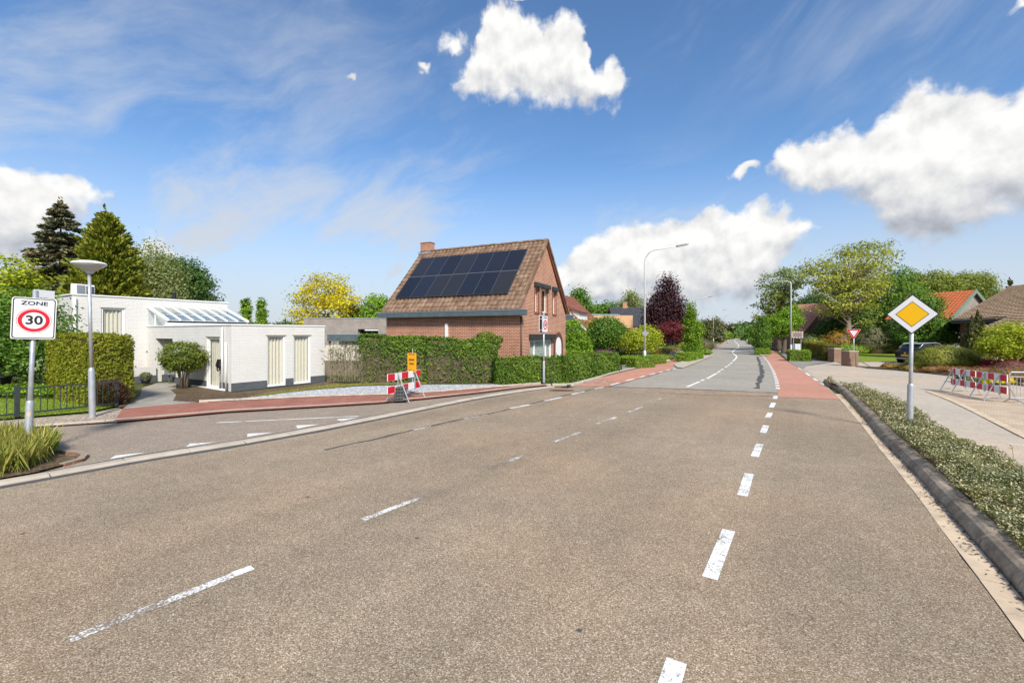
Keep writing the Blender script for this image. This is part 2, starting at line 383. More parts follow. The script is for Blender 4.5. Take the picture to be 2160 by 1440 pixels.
M['plinth'] = brick('grey_painted_brick', (.115,.12,.135), (.10,.105,.12), (.085,.09,.10), .21, .066, .008, bmp=.4)
M['red_brick'] = brick('red_brown_brick', (.40,.115,.058), (.25,.075,.040), (.66,.48,.35), .235, .079, .0135, bmp=.5, dirt=.12)
M['soldier'] = brick('dark_brown_brick', (.15,.055,.04), (.12,.045,.034), (.15,.10,.08), .07, .21, .008, bmp=.4)
M['grey_brick'] = brick('grey_brick', (.33,.285,.255), (.26,.225,.20), (.33,.30,.27), .3, .06, .008, bmp=.4, dirt=.15)
M['pillar_brick'] = brick('pillar_brick', (.28,.15,.105), (.20,.10,.07), (.34,.27,.21), .21, .07, .01, bmp=.5)
M['tile'] = plain('weathered_brown_tile', (.225,.125,.075), .9, .35, 2.2, bmp=.4)
def tile_material():
    m, t, b, p = base_mat('weathered_concrete_tile', .92, .15)
    oi = t.new('ShaderNodeObjectInfo'); g_ = t.new('ShaderNodeNewGeometry')
    n = t.noise(g_.outputs['Position'], 2.0, 6, .7); n2 = t.noise(g_.outputs['Position'], 14, 5, .7)
    f = t.math('ADD', t.math('MULTIPLY', oi.outputs['Random'], .20), t.math('ADD', t.math('MULTIPLY', n, .45), t.math('MULTIPLY', n2, .35)))
    c = t.ramp(f, [(.30, (.11,.066,.044)), (.45, (.185,.115,.076)), (.58, (.25,.165,.112)), (.74, (.33,.25,.175))])
    moss = t.smooth(t.noise(g_.outputs['Position'], 5, 5, .7), .62, .75)
    t.l.new(t.mix(moss, c, (.20,.16,.04)), b.inputs['Base Color']); bump(t, b, n2, .4, .01); return m
M['tile'] = tile_material()
M['tile_tan'] = plain('tan_roof_tile', (.42,.29,.185), .9, .25, 1.4, bmp=.4)
M['tile_orange'] = plain('orange_roof_tile', (.55,.15,.055), .85, .16, 2.5, bmp=.3)
M['tile_red'] = plain('pinkish_red_roof_tile', (.55,.26,.18), .9, .25, 2.0, bmp=.4)
M['tile_brown'] = plain('brown_red_roof_tile', (.22,.085,.055), .9, .2, 2, bmp=.3)
M['tile_slate'] = plain('dark_slate_tile', (.06,.063,.07), .6, .2, 2)
M['fascia'] = plain('blue_grey_fascia', (.085,.115,.13), .5, .15, 2)
M['zinc'] = plain('zinc', (.36,.39,.41), .45, .12, 3, metal=.4)
def solar():
    m, t, b, p = base_mat('solar_glass', .12, .5)
    oi = t.new('ShaderNodeObjectInfo')
    c = t.ramp(oi.outputs['Random'], [(0, (.012,.014,.022)), (.6, (.016,.020,.034)), (1, (.026,.025,.026))])
    k = t.new('ShaderNodeTexBrick'); t.l.new(p, k.inputs['Vector']); k.offset = 0
    k.inputs['Scale'].default_value = 1; k.inputs['Brick Width'].default_value = .182; k.inputs['Row Height'].default_value = .182; k.inputs['Mortar Size'].default_value = .004
    t.l.new(t.mix(k.outputs['Fac'], c, (.03,.032,.04)), b.inputs['Base Color']); return m
M['solar'] = solar()
M['alu'] = plain('aluminium', (.62,.63,.65), .35, .05, 3, metal=.7)
M['glass'] = glassy('window_glass', tint=(.97,.98,.98), ior=1.35)
M['roof_glass'] = glassy('glazing', tint=(.88,.94,.95), ior=2.6)
M['dark_glass'] = glassy('dark_glass', dark=(.012,.015,.018))
def curtain_mat():
    m, t, b, p = base_mat('linen_curtain', .9, .1)
    n = t.noise(t.vec('MULTIPLY', p, (30, 30, 3)), 3, 4)
    t.l.new(t.ramp(n, [(.3, (.60,.55,.45)), (.7, (.74,.69,.58))]), b.inputs['Base Color']); return m
M['curtain'] = curtain_mat()
M['blind'] = plain('pale_blind', (.62,.66,.64), .7, .04, 2)
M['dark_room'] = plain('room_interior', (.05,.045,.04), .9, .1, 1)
M['grey_box'] = plain('grey_box', (.26,.255,.245), .5, .06, 3)
M['dark_shutter'] = plain('dark_shutter_box', (.035,.038,.042), .5, .1, 3)
M['brown_pipe'] = plain('brown_pipe', (.10,.055,.04), .5, .1, 3)
M['peach'] = plain('peach_render', (.62,.38,.21), .85, .05, 1.5)
M['bark'] = plain('bark', (.13,.10,.075), .95, .35, 5, bmp=.6)
M['bark_pale'] = plain('pale_bark', (.25,.20,.15), .95, .3, 5, bmp=.6)
M['twig'] = plain('hedge_twigs', (.11,.082,.05), .95, .4, 8)
M['dead'] = plain('dead_foliage', (.11,.065,.04), .95, .4, 12)
M['wood'] = plain('weathered_wood', (.20,.17,.125), .9, .2, 4)
M['cream_panel'] = plain('cream_panel', (.62,.57,.48), .8, .06, 2)
M['recycled'] = plain('recycled_plastic', (.085,.088,.085), .8, .25, 9, bmp=.4)
M['car_black'] = plain('black_car_paint', (.010,.013,.020), .14, .1, 2, spec=.6)
M['car_silver'] = plain('silver_car_paint', (.55,.56,.57), .22, .03, 2, metal=.5)
M['car_red'] = plain('red_car_paint', (.32,.02,.02), .2, .05, 2)
M['car_white'] = plain('white_car_paint', (.70,.70,.70), .25, .03, 2)
M['tyre'] = plain('tyre_rubber', (.02,.02,.02), .9, .1, 5)
M['tail'] = plain('tail_lamp', (.07,.006,.008), .2, .1, 4)
M['plate'] = plain('yellow_plate', (.80,.45,.02), .4, .02, 3)
M['granite'] = plain('pale_granite', (.42,.36,.33), .7, .1, 12)
def lens():
    m, t, b, p = base_mat('lamp_lens', .15, .5); b.inputs['Base Color'].default_value = (.75,.77,.74,1)
    b.inputs['Transmission Weight'].default_value = .45; b.inputs['Roughness'].default_value = .3; return m
M['lens'] = lens()

L = {}
L['hedge'] = leaf('hedge_leaf', (0.050,0.110,0.013), (0.110,0.210,0.023), (0.253,0.371,0.050))
L['hedge_dull'] = leaf('dull_hedge_leaf', (0.059,0.084,0.021), (0.118,0.160,0.034), (0.253,0.303,0.067))
L['yew'] = leaf('yew_needles', (0.122,0.152,0.012), (0.229,0.260,0.018), (0.351,0.373,0.038))
L['box'] = leaf('box_leaf', (0.101,0.185,0.017), (0.185,0.320,0.026), (0.320,0.471,0.050))
L['green'] = leaf('green_leaf', (0.059,0.126,0.021), (0.126,0.244,0.037), (0.235,0.387,0.067))
L['dark'] = leaf('dark_leaf', (0.038,0.088,0.025), (0.084,0.172,0.042), (0.179,0.294,0.074))
L['bright'] = leaf('bright_leaf', (0.101,0.203,0.021), (0.218,0.387,0.034), (0.387,0.572,0.067), .4)
L['yellow'] = leaf('yellow_leaf', (0.340,0.309,0.016), (0.650,0.572,0.024), (0.850,0.850,0.062), .4)
L['lime'] = leaf('lime_leaf', (0.200,0.263,0.024), (0.386,0.464,0.038), (0.618,0.664,0.077), .4)
L['purple'] = leaf('purple_leaf', (0.028,0.012,0.018), (0.061,0.023,0.031), (0.113,0.041,0.048), .2)
L['maroon'] = leaf('maroon_leaf', (0.084,0.017,0.023), (0.168,0.030,0.037), (0.253,0.059,0.059), .2)
L['spruce'] = leaf('spruce_needles', (0.045,0.062,0.038), (0.113,0.124,0.071), (0.270,0.207,0.104), .1)
L['thuja'] = leaf('thuja_scales', (0.093,0.134,0.017), (0.203,0.244,0.026), (0.371,0.345,0.050), .15)
L['willow'] = leaf('willow_leaf', (0.168,0.218,0.084), (0.303,0.354,0.151), (0.455,0.505,0.235), .4)
L['plane'] = leaf('plane_leaf', (0.118,0.168,0.034), (0.235,0.303,0.059), (0.455,0.488,0.143), .4)
L['plane2'] = leaf('pale_new_leaf', (0.168,0.218,0.034), (0.354,0.404,0.059), (0.623,0.639,0.151), .4)
L['olive'] = leaf('olive_leaf', (0.084,0.105,0.044), (0.160,0.177,0.084), (0.270,0.278,0.143))
L['bronze'] = leaf('bronze_leaf', (0.168,0.110,0.021), (0.337,0.203,0.027), (0.505,0.303,0.034))
L['heather'] = leaf('golden_heather', (0.203,0.151,0.034), (0.371,0.278,0.059), (0.539,0.421,0.101))
L['rust'] = leaf('rust_heather', (0.168,0.084,0.037), (0.303,0.151,0.059), (0.421,0.253,0.084))
L['pink'] = leaf('magenta_flower', (0.345,0.011,0.083), (0.580,0.017,0.138), (0.759,0.041,0.221))
L['mound'] = leaf('mound_juniper', (0.101,0.126,0.017), (0.203,0.227,0.030), (0.320,0.328,0.050), .15)
L['cotton'] = leaf('cotoneaster', (0.052,0.075,0.016), (0.138,0.167,0.052), (0.713,0.644,0.437), .2)
L['grass'] = leaf('grass_blade', (0.151,0.185,0.034), (0.320,0.337,0.067), (0.572,0.505,0.168), .35)
L['lawnblade'] = leaf('lawn_blade', (0.134,0.218,0.030), (0.253,0.371,0.050), (0.371,0.471,0.084), .35)
L['lilac'] = leaf('lilac_flower', (0.101,0.050,0.084), (0.253,0.134,0.218), (0.421,0.253,0.371))
L['cypress'] = leaf('cypress', (0.037,0.044,0.017), (0.084,0.093,0.030), (0.168,0.168,0.050), .1)
L['beech'] = leaf('beech_hedge', (0.084,0.093,0.017), (0.185,0.177,0.026), (0.320,0.270,0.048))
L['topi'] = leaf('topiary', (0.084,0.126,0.021), (0.168,0.227,0.034), (0.287,0.337,0.059))

# ---------------------------------------------------------------- foliage
def leaf_mesh(name, pts, size, mat, seed=0, nrm=None, spread=1.0, aspect=.55, axis=None, axj=.5, lv=None):
    rg = np.random.RandomState(seed); pts = np.asarray(pts, float); n = len(pts)
    def unit(a): return a / np.maximum(1e-9, np.linalg.norm(a, axis=1, keepdims=True))
    r1 = unit(rg.normal(size=(n, 3)))
    if axis is not None: a = unit(np.asarray(axis) + r1 * axj)
    elif nrm is not None:
        nn = unit(np.asarray(nrm) + r1 * spread); a = unit(np.cross(nn, rg.normal(size=(n, 3))))
    else: a = r1
    if nrm is not None and axis is None: b = np.cross(nn, a)
    else: b = unit(np.cross(a, rg.normal(size=(n, 3))))
    s = (size * rg.uniform(.65, 1.3, n))[:, None] if not hasattr(size, '__len__') else (np.asarray(size) * rg.uniform(.65, 1.3, n))[:, None]
    v = np.empty((n, 4, 3)); v[:, 0] = pts + a * s; v[:, 1] = pts + b * s * aspect; v[:, 2] = pts - a * s; v[:, 3] = pts - b * s * aspect
    m = bpy.data.meshes.new(name)
    m.vertices.add(4 * n); m.vertices.foreach_set('co', v.ravel())
    m.loops.add(4 * n); m.loops.foreach_set('vertex_index', np.arange(4 * n, dtype=np.int32))
    m.polygons.add(n); m.polygons.foreach_set('loop_start', np.arange(0, 4 * n, 4, dtype=np.int32))
    if lv is None: lv = rg.uniform(0, 1, n)
    at = m.attributes.new('lv', 'FLOAT', 'FACE'); at.data.foreach_set('value', np.clip(lv, 0, 1).astype(np.float32))
    m.update(calc_edges=True); m.materials.append(mat)
    return m
def foliage(name, parent, pts, size, mat, **kw): return link(name, leaf_mesh(name, pts, size, mat, **kw), parent)

def tree(name, label, base, lobes, mat, ncl=140, per=60, ls=.12, cr=.45, tr=.16, bark='bark', seed=1, limbs=34, shell=.55, cat='tree', group=None,
         flat=.7, trunk_top=.72, lean=(0, 0), stems=1, lvmix=.5, fork=.3):
    """lobes: (dx, dy, z, rx, ry, rz) about the base in metres"""
    rg = np.random.RandomState(seed)
    t = thing(name, label, cat, base, group=group)
    lob = np.array(lobes, float); w = lob[:, 3] * lob[:, 4] * lob[:, 5]; w = w ** .8; w /= w.sum()
    k = rg.choice(len(lob), ncl, p=w)
    d = rg.normal(size=(ncl, 3)); d /= np.linalg.norm(d, axis=1, keepdims=True)
    r = rg.uniform(0, 1, ncl) ** (1 / (3 + 3 * shell))
    cen = lob[k, :3] + d * lob[k, 3:6] * r[:, None]
    cen[:, 2] = np.maximum(cen[:, 2], .12)
    lp = np.repeat(cen, per, 0) + rg.normal(size=(ncl * per, 3)) * cr * np.array([1, 1, flat]) * .5
    lp[:, 2] = np.maximum(lp[:, 2], .04)
    nr = np.repeat(d, per, 0) * .6 + np.array([0, 0, .7])
    lv = np.repeat(rg.uniform(0, 1, ncl), per) * lvmix + rg.uniform(0, 1, ncl * per) * (1 - lvmix)
    foliage('crown', t, lp, ls, mat, seed=seed, nrm=nr, spread=.9, lv=lv)
    zt = max(q[2] + q[5] for q in lobes); z0 = min(q[2] - q[5] for q in lobes)
    cx = float((lob[:, 0] * w).sum()); cy = float((lob[:, 1] * w).sum())
    mb = MB()
    if stems == 1:
        top = zt * trunk_top
        def spine(z):
            f = z / top; return Vector((lean[0] * f + cx * f ** 1.5 + .05 * math.sin(5 * f + seed), lean[1] * f + cy * f ** 1.5 + .05 * math.sin(4 * f + 2 * seed), z))
        zs = [0, .08 * top, .25 * top, .45 * top, .65 * top, .85 * top, top]
        mb.tube([spine(z) for z in zs], [tr * 1.35, tr, tr * .86, tr * .68, tr * .48, tr * .28, tr * .1], 8)
        mb.build('trunk', M[bark], t, smooth=True)
        mb = MB()
        for i in rg.choice(ncl, min(limbs, ncl), replace=False):
            c = Vector(cen[i]); zs_ = max(fork * top, min(.95 * top, c.z - .55 * (c - spine(min(c.z, top))).length - .1)); zs_ = max(.05, min(zs_, top * .95))
            s_ = spine(zs_); mid = s_.lerp(c, .5) + Vector((rg.normal() * .12, rg.normal() * .12, .06 + .1 * rg.uniform()))
            rr = tr * .42 * (1 - .5 * zs_ / top)
            mb.tube([s_, s_.lerp(mid, .6), mid, c], [rr, rr * .75, rr * .5, rr * .14], 5, caps=False)
        mb.build('limbs', M[bark], t, smooth=True)
    else:
        for q in range(stems):
            an = 2 * math.pi * q / stems; i = rg.randint(ncl); zc = z0 + .35 * (zt - z0)
            e = Vector((cx + .55 * lob[0, 3] * math.cos(an), cy + .55 * lob[0, 4] * math.sin(an), zc))
            s_ = Vector((.10 * math.cos(an), .10 * math.sin(an), 0)); m_ = s_.lerp(e, .5) + Vector((-.08 * math.cos(an), -.08 * math.sin(an), .1))
            sm = MB().tube([s_, m_, e], [tr, tr * .7, tr * .35], 6); b2 = e + Vector((.2 * rg.normal(), .2 * rg.normal(), .3))
            sm.tube([m_, b2], [tr * .5, tr * .2], 5); sm.build('stem', M[bark], t, smooth=True)
    return t
def ptree(name, label, px, Y, lob, mat, **kw):
    """lobes given as (px, py, rx, ry [, depth offset]) in photo pixels at the distance Y"""
    b = S(px, Y); k = Y / FP
    out = []
    for q in lob:
        c = D(q[0], q[1], Y); dy = q[4] if len(q) > 4 else 0
        out.append((c.x - b.x, dy, c.z, q[2] * k, min(q[2], q[3] * 1.4) * k, q[3] * k))
    return tree(name, label, b, out, mat, **kw)

def conifer(name, label, base, hgt, rad, mat, seed=3, z0=.06, tiers=26, per=11, ls=.22, droop=.25, power=.9, tr=.2, group=None, dens=26, up=0.0):
    rg = np.random.RandomState(seed); t = thing(name, label, 'tree', base, group=group)
    mb = MB(); mb.tube([(0, 0, 0), (0, 0, hgt * .5), (0, 0, hgt * .98)], [tr, tr * .6, .02], 7).build('trunk', M['bark'], t, smooth=True)
    P = []; A = []; LV = []; br = MB()
    for i in range(tiers):
        f = (i + rg.uniform(0, .8)) / tiers; z = hgt * (z0 + (1 - z0) * f)
        for j in range(per):
            an = rg.uniform(0, 2 * math.pi); ln = rad * (1 - f) ** power * rg.uniform(.65, 1.12) + .12
            dx, dy = math.cos(an), math.sin(an); q = rg.uniform(.2, .9)
            tip = Vector((dx * ln, dy * ln, z - droop * ln + up * ln))
            if ln > .5: br.tube([(0, 0, z), (dx * ln * .5, dy * ln * .5, z + (up - droop * .3) * ln * .5), tip], [.035 + .012 * ln, .02 + .006 * ln, .008], 4, caps=False)
            n = int(dens * ln / rad * (1.2 + ln)) + 8
            s = rg.uniform(.22, 1.05, n) ** .8; side = rg.normal(size=n) * .16 * ln * (1.15 - s * .6)
            x = dx * ln * s - dy * side; y = dy * ln * s + dx * side
            zz = z + (up - droop * s) * ln * s + rg.normal(size=n) * .06 - np.abs(side) * .2
            P.append(np.stack([x, y, zz], 1)); A.append(np.tile([dx, dy, up * 1.2 - droop * 1.2], (n, 1))); LV.append(q * .6 + .4 * rg.uniform(0, 1, n))
    top = rg.normal(size=(60, 3)) * [.10, .10, .35] + [0, 0, hgt * .97]
    P.append(top); A.append(np.tile([0, 0, 1.0], (60, 1))); LV.append(rg.uniform(0, 1, 60))
    br.build('limbs', M['bark'], t)
    foliage('crown', t, np.concatenate(P), ls, mat, seed=seed, axis=np.concatenate(A), axj=.75, aspect=.42, lv=np.concatenate(LV))
    return t

def hedge(name, label, path, width, height, mat, ls=.05, dens=420, seed=5, cat='hedge', group=None, core='twig', rnd=.06, bare=0.0, both=False, z=0.0, stems=True):
    """clipped hedge along a path of ground points; height a number or one per point"""
    rg = np.random.RandomState(seed); P = [Vector((p[0], p[1], 0)) for p in path]
    hs = height if hasattr(height, '__len__') else [height] * len(P)
    base = P[0]; t = thing(name, label, cat, (base.x, base.y, z), group=group)
    pts = []; nr = []; lvb = []
    mb = MB(); st = MB()
    for i in range(len(P) - 1):
        a, b = P[i] - base, P[i + 1] - base; d = (b - a); ln = d.length; d.normalize(); s = Vector((-d.y, d.x, 0)); h0, h1 = hs[i], hs[i + 1]
        e = .07; w2 = width / 2 - e
        ca, cb = a + d * e, b - d * e
        q = [ca - s * w2, cb - s * w2, cb + s * w2, ca + s * w2]
        mb.hexa([(p.x, p.y, 0) for p in q], [(p.x, p.y, (h0 if k in (0, 3) else h1) - e * 1.3) for k, p in enumerate(q)])
        def sample(n, kind):
            u = rg.uniform(0, 1, n); v = rg.uniform(-1, 1, n); zz = rg.uniform(0.0, 1, n)
            hh = h0 + (h1 - h0) * u
            if kind == 'top': y = v * width / 2; zc = hh + rg.normal(size=n) * rnd * .5; nn = np.tile([0, 0, 1.0], (n, 1))
            elif kind in ('s+', 's-'):
                sg = 1 if kind == 's+' else -1
                y = sg * (width / 2 + rg.normal(size=n) * rnd * .6 - .10 * (zz > .93)); zc = zz * hh; nn = np.tile([s.x * sg, s.y * sg, .35], (n, 1))
            else:
                u = np.full(n, 0.0 if kind == 'e0' else 1.0) + rg.normal(size=n) * rnd * .6 / ln; y = v * width / 2; zc = zz * (h0 if kind == 'e0' else h1)
                sg = -1 if kind == 'e0' else 1; nn = np.tile([d.x * sg, d.y * sg, .3], (n, 1))
            bulge = .05 * np.sin(u * ln * 2.1 + seed) * (1 if kind != 'top' else 0)
            x = a.x + d.x * u * ln + s.x * (y + bulge); yy = a.y + d.y * u * ln + s.y * (y + bulge)
            keep = np.ones(n, bool)
            if bare and kind != 'top':
                keep = (zc / hh > rg.uniform(.55, .85, n)) | (rg.uniform(0, 1, n) > bare)
            pts.append(np.stack([x, yy, zc + .05 * np.sin(3.1 * u * ln + 1.3 * seed) * (zc > hh * .9)], 1)[keep]); nr.append(nn[keep])
            cl = .5 + .5 * np.sin(u * ln * 3.7 + zc * 5 + seed) * np.sin(zc * 4.1 + u * ln * 1.9)
            lvb.append((.35 * cl + .65 * rg.uniform(0, 1, n) + (.10 if kind == 'top' else 0))[keep])
        sample(int(dens * ln * width), 'top'); sample(int(dens * ln * h0), 's-'); sample(int(dens * ln * h0 * (1 if both else .6)), 's+')
        sample(int(dens * width * h0), 'e0'); sample(int(dens * width * h1), 'e1')
        for k in range(int(ln * 4)):     # stray shoots above the clipped top
            u = rg.uniform(0, 1); q0 = a + d * (u * ln) + s * rg.uniform(-.4, .4) * width; hh = h0 + (h1 - h0) * u; up_ = rg.uniform(.05, .20); m_ = 7
            zz = rg.uniform(0, 1, m_); sx, sy = rg.normal() * .06, rg.normal() * .06
            pts.append(np.stack([q0.x + sx * zz + rg.normal(size=m_) * .02, q0.y + sy * zz + rg.normal(size=m_) * .02, hh + up_ * zz], 1)); nr.append(np.tile([0, 0, 1.0], (m_, 1))); lvb.append(rg.uniform(.3, 1, m_))
        if bare and stems:
            for k in range(int(ln * 9)):
                u = rg.uniform(0, ln); sd = -1
                p0 = a + d * u + s * sd * (width / 2 - rg.uniform(0, .05)); p1 = p0 + d * rg.normal() * .12 + s * rg.normal() * .03
                st.tube([(p0.x, p0.y, 0), (p0.x * .5 + p1.x * .5 + .02 * rg.normal(), p0.y * .5 + p1.y * .5, h0 * .45), (p1.x, p1.y, h0 * .9)], [.014, .011, .006], 4, caps=False)
    mb.build('branch_core', M[core], t)
    if bare and stems: o = st.build('stems', M['bark'], t); o['kind'] = 'stuff'
    foliage('foliage', t, np.concatenate(pts), ls, mat, seed=seed, nrm=np.concatenate(nr), spread=.9, lv=np.concatenate(lvb))
    return t

def shrub(name, label, c, rx, ry, rz, mat, n=2500, ls=.07, seed=1, cat='shrub', group=None, lump=.12, rz_rot=0.0, core=True, axis=None, zc=None):
    """low dome of leaves on the ground: c is its foot"""
    rg = np.random.RandomState(seed); t = thing(name, label, cat, c, rz_rot, group=group)
    zc = .35 * rz if zc is None else zc
    d = rg.normal(size=(n, 3)); d /= np.linalg.norm(d, axis=1, keepdims=True)
    ph = rg.uniform(0, 6, 6); a = np.arctan2(d[:, 1], d[:, 0]); b = np.arcsin(d[:, 2])
    w = 1 + lump * (np.sin(3 * a + ph[0]) * np.cos(2 * b + ph[1]) + .7 * np.sin(5 * a + 4 * b + ph[2]) + .6 * np.sin(8 * a - 6 * b + ph[3]))
    r = w * rg.uniform(.80, 1.04, n)
    rr = np.array([rx, ry, rz - zc]); rr2 = np.array([rx, ry, max(zc, .05)])
    p = np.where(d[:, 2:3] > 0, d * rr, d * rr2) * r[:, None]; p[:, 2] = np.maximum(p[:, 2] + zc, .02)
    cl = .5 + .5 * np.sin(6 * a + 5 * b + ph[4]) * np.sin(7 * b - 3 * a + ph[5])
    lv = .4 * cl + .6 * rg.uniform(0, 1, n)
    nr = d / rr; nr /= np.linalg.norm(nr, axis=1, keepdims=True)
    foliage('foliage', t, p, ls, mat, seed=seed, nrm=nr, spread=.8, lv=lv) if axis is None else foliage('foliage', t, p, ls, mat, seed=seed, axis=np.tile(axis, (n, 1)) + nr * .5, axj=.4, aspect=.3, lv=lv)
    if core:
        mb = MB(); prof = [(.02, zc + (rz - zc) * .80)] + [(.80 * math.cos(q), zc + (rz - zc) * .80 * math.sin(q)) for q in (1.2, .8, .4, 0)] + [(.72, zc * .3), (.6, 0)]
        mb.M = Matrix.Diagonal((rx, ry, 1, 1)); mb.lathe(prof, 14).build('branch_core', M['twig'], t, smooth=True)
    return t
def inpoly(P, x, y):
    c = np.zeros(len(x), bool); n = len(P)
    for i in range(n):
        x0, y0 = P[i][0], P[i][1]; x1, y1 = P[(i + 1) % n][0], P[(i + 1) % n][1]
        c ^= ((y0 > y) != (y1 > y)) & (x < (x1 - x0) * (y - y0) / ((y1 - y0) or 1e-9) + x0)
    return c
def scatter(P, n, rg, near=0.0):
    xs = [p[0] for p in P]; ys = [p[1] for p in P]; out = []
    got = 0
    while got < n:
        x = rg.uniform(min(xs), max(xs), 4 * n); y = rg.uniform(min(ys), max(ys), 4 * n); k = inpoly(P, x, y)
        if near: k &= rg.uniform(0, 1, len(x)) < np.minimum(1, (near / np.maximum(.1, y)) ** 2)
        out.append(np.stack([x[k], y[k]], 1)); got += int(k.sum())
    return np.concatenate(out)[:n]

# ================================================================ THE SETTING: ground, roads, kerbs, markings
struct(sheet('ground', [(-900, -400), (900, -400), (900, 1800), (-900, 1800)], M['ground'], -.02))

BAND_LO = gp([(0,1030),(130,1006),(300,974),(480,946),(680,910),(840,877),(1000,844),(1100,827),(1165,817.5)], .016)
BAND_HI = gp([(0,1010),(130,988),(300,957),(480,931),(680,896),(840,866),(1000,835),(1100,821),(1165,813.5)], .016)
back = Vector((-7.2, -9.6, 0))
GUT_L = gp([(1765,837),(1815,893),(1862,948),(1902,1004),(1946,1062),(1992,1122),(2029,1180),(2054,1211),(2099,1272),(2142,1332),(2160,1358)])
KERB = gp([(1736,806),(1771,826.5),(1827,887),(1859,928),(1902,972),(1932,1003),(1980,1060),(2035,1122),(2078,1171),(2127,1226),(2160,1263)])
KERB.append(KERB[-1] + Vector((-2.6, -4.0, 0))); GUT_L.append(GUT_L[-1] + Vector((-2.6, -4.0, 0)))
seam_l, seam_r = G(1212, 815), G(1770, 843)
road_l = BAND_LO + [G(1212, 814)]
near_pts = [BAND_LO[0] + back] + road_l + [G(1282,816), G(1450,821), G(1640,829), G(1765,834)] + GUT_L + [GUT_L[-1] + Vector((-8, -12, 0))]
struct(sheet('main_road', near_pts, M['asphalt'], .012))
main_road = bpy.data.objects['main_road']
far_left = [(1212,814),(1305,786),(1379,770),(1424,757),(1476,742),(1518,728),(1533,720),(1536,714),(1537,711)]
far_right = [(1566,711),(1567,714),(1582,725),(1594,732),(1603,743),(1650,757),(1690,778),(1735,806),(1765,834),(1640,829),(1450,821),(1282,816)]
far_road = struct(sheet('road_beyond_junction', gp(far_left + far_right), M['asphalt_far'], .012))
# the left side road: asphalt between the flush kerb band and the pavement
side_l = [BAND_HI[0] + Vector((-14, -9, 0))] + BAND_HI + gp([(1160,812),(900,841),(800,851),(480,869),(240,890),(0,907)]) + [Vector((-30, 3.2, 0)), Vector((-34, -6, 0))]
side_road = struct(sheet('side_road', side_l, M['asphalt_side'], .008))

def at_len(P, s):
    for i in range(len(P) - 1):
        d = (P[i + 1] - P[i]); l_ = Vector((d.x, d.y)).length
        if s <= l_ or i == len(P) - 2: return P[i] + d * (s / max(l_, 1e-6)), math.atan2(d.y, d.x)
        s -= l_
def plen(P): return sum(Vector((P[i+1].x - P[i].x, P[i+1].y - P[i].y)).length for i in range(len(P) - 1))
def kerb_run(name, P, profile, length, mat, z=0.0, gap=.012, piece='kerb_stone', jitter=.004, seed=0, bevel=0):
    """a run of kerb stones, each an object; profile is (offset to the left of travel, height)"""
    rg = np.random.RandomState(seed)
    root = bpy.data.objects.new(name, None); C.objects.link(root); root.location = (P[0].x, P[0].y, z); struct(root)
    n = max(1, int(round(plen(P) / length))); step = plen(P) / n
    mb = MB(); mb.prism(profile, gap / 2, step - gap / 2, 'x'); me = mb.mesh(piece, mat, bevel=bevel)
    for i in range(n):
        p0, _ = at_len(P, i * step); p1, _ = at_len(P, min((i + 1) * step, plen(P) - 1e-4))
        d = p1 - p0
        o = link(piece, me, root, (p0.x - P[0].x, p0.y - P[0].y, rg.uniform(-jitter, jitter)), (0, 0, math.atan2(d.y, d.x)))
        o.scale = (Vector((d.x, d.y)).length / step, 1, 1)
    return root
def resample(P, n):
    L_ = plen(P); return [at_len(P, L_ * i / (n - 1) * .99999)[0] for i in range(n)]
# flush concrete band along the mouth of the side road
mid = [(a + b) / 2 for a, b in zip(resample(BAND_LO, 24), resample(BAND_HI, 24))]
mid = [mid[0] + Vector((-3.3, -4.2, 0)), *mid]
sheet_b = sheet('joint_bed', [p for p in resample(BAND_LO, 24)] + resample(BAND_HI, 24)[::-1], M['tar'], .0142); sheet_b.name = 'kerb_joint_bed'; struct(sheet_b)
kerb_run('flush_kerb', mid, [(-.16, -.05), (.17, -.05), (.17, .035), (.14, .045), (-.06, .045), (-.10, .030), (-.16, .022)], 1.0, M['concrete'], seed=2)
# right-hand kerb: gutter tiles and tall weathered kerb stones
gmid = resample(GUT_L, 30); kf = resample(KERB[1:], 30)
gc = [(a + b) / 2 for a, b in zip(gmid, kf)]
kerb_run('gutter', gc, [(-.105, -.03), (.105, -.03), (.105, .022), (-.105, .018)], .6, M['gutter'], seed=3, gap=.008)
kerb_run('planted_kerb', KERB, [(0, -.05), (.010, .06), (.03, .11), (.065, .15), (.11, .175), (.16, .185), (.23, .185), (.23, -.05)], 1.0, M['kerb'], seed=4, gap=.014)
# gutter litter: dead leaves along the foot of the kerb
rg = np.random.RandomState(8); lp = []
for i in range(1500):
    s_ = plen(KERB) * rg.uniform(.12, .99); p, a = at_len(KERB, s_)
    o_ = -abs(rg.normal()) * .045 - .008 - .12 * max(0, math.sin(s_ * 2.3)) ** 6 * rg.uniform()
    lp.append((p.x - math.sin(a) * o_, p.y + math.cos(a) * o_, .026 + rg.uniform(0, .008)))
lt = foliage('leaf_litter', None, lp, .016, plain('dead_leaves', (.075,.042,.022), .95, .4, 9), seed=2, nrm=np.tile([0, 0, 1.0], (1500, 1)), spread=.35)
lt['kind'] = 'stuff'; tag(lt, 'brown dead leaves lying in the gutter below the weathered kerb', 'leaf litter')

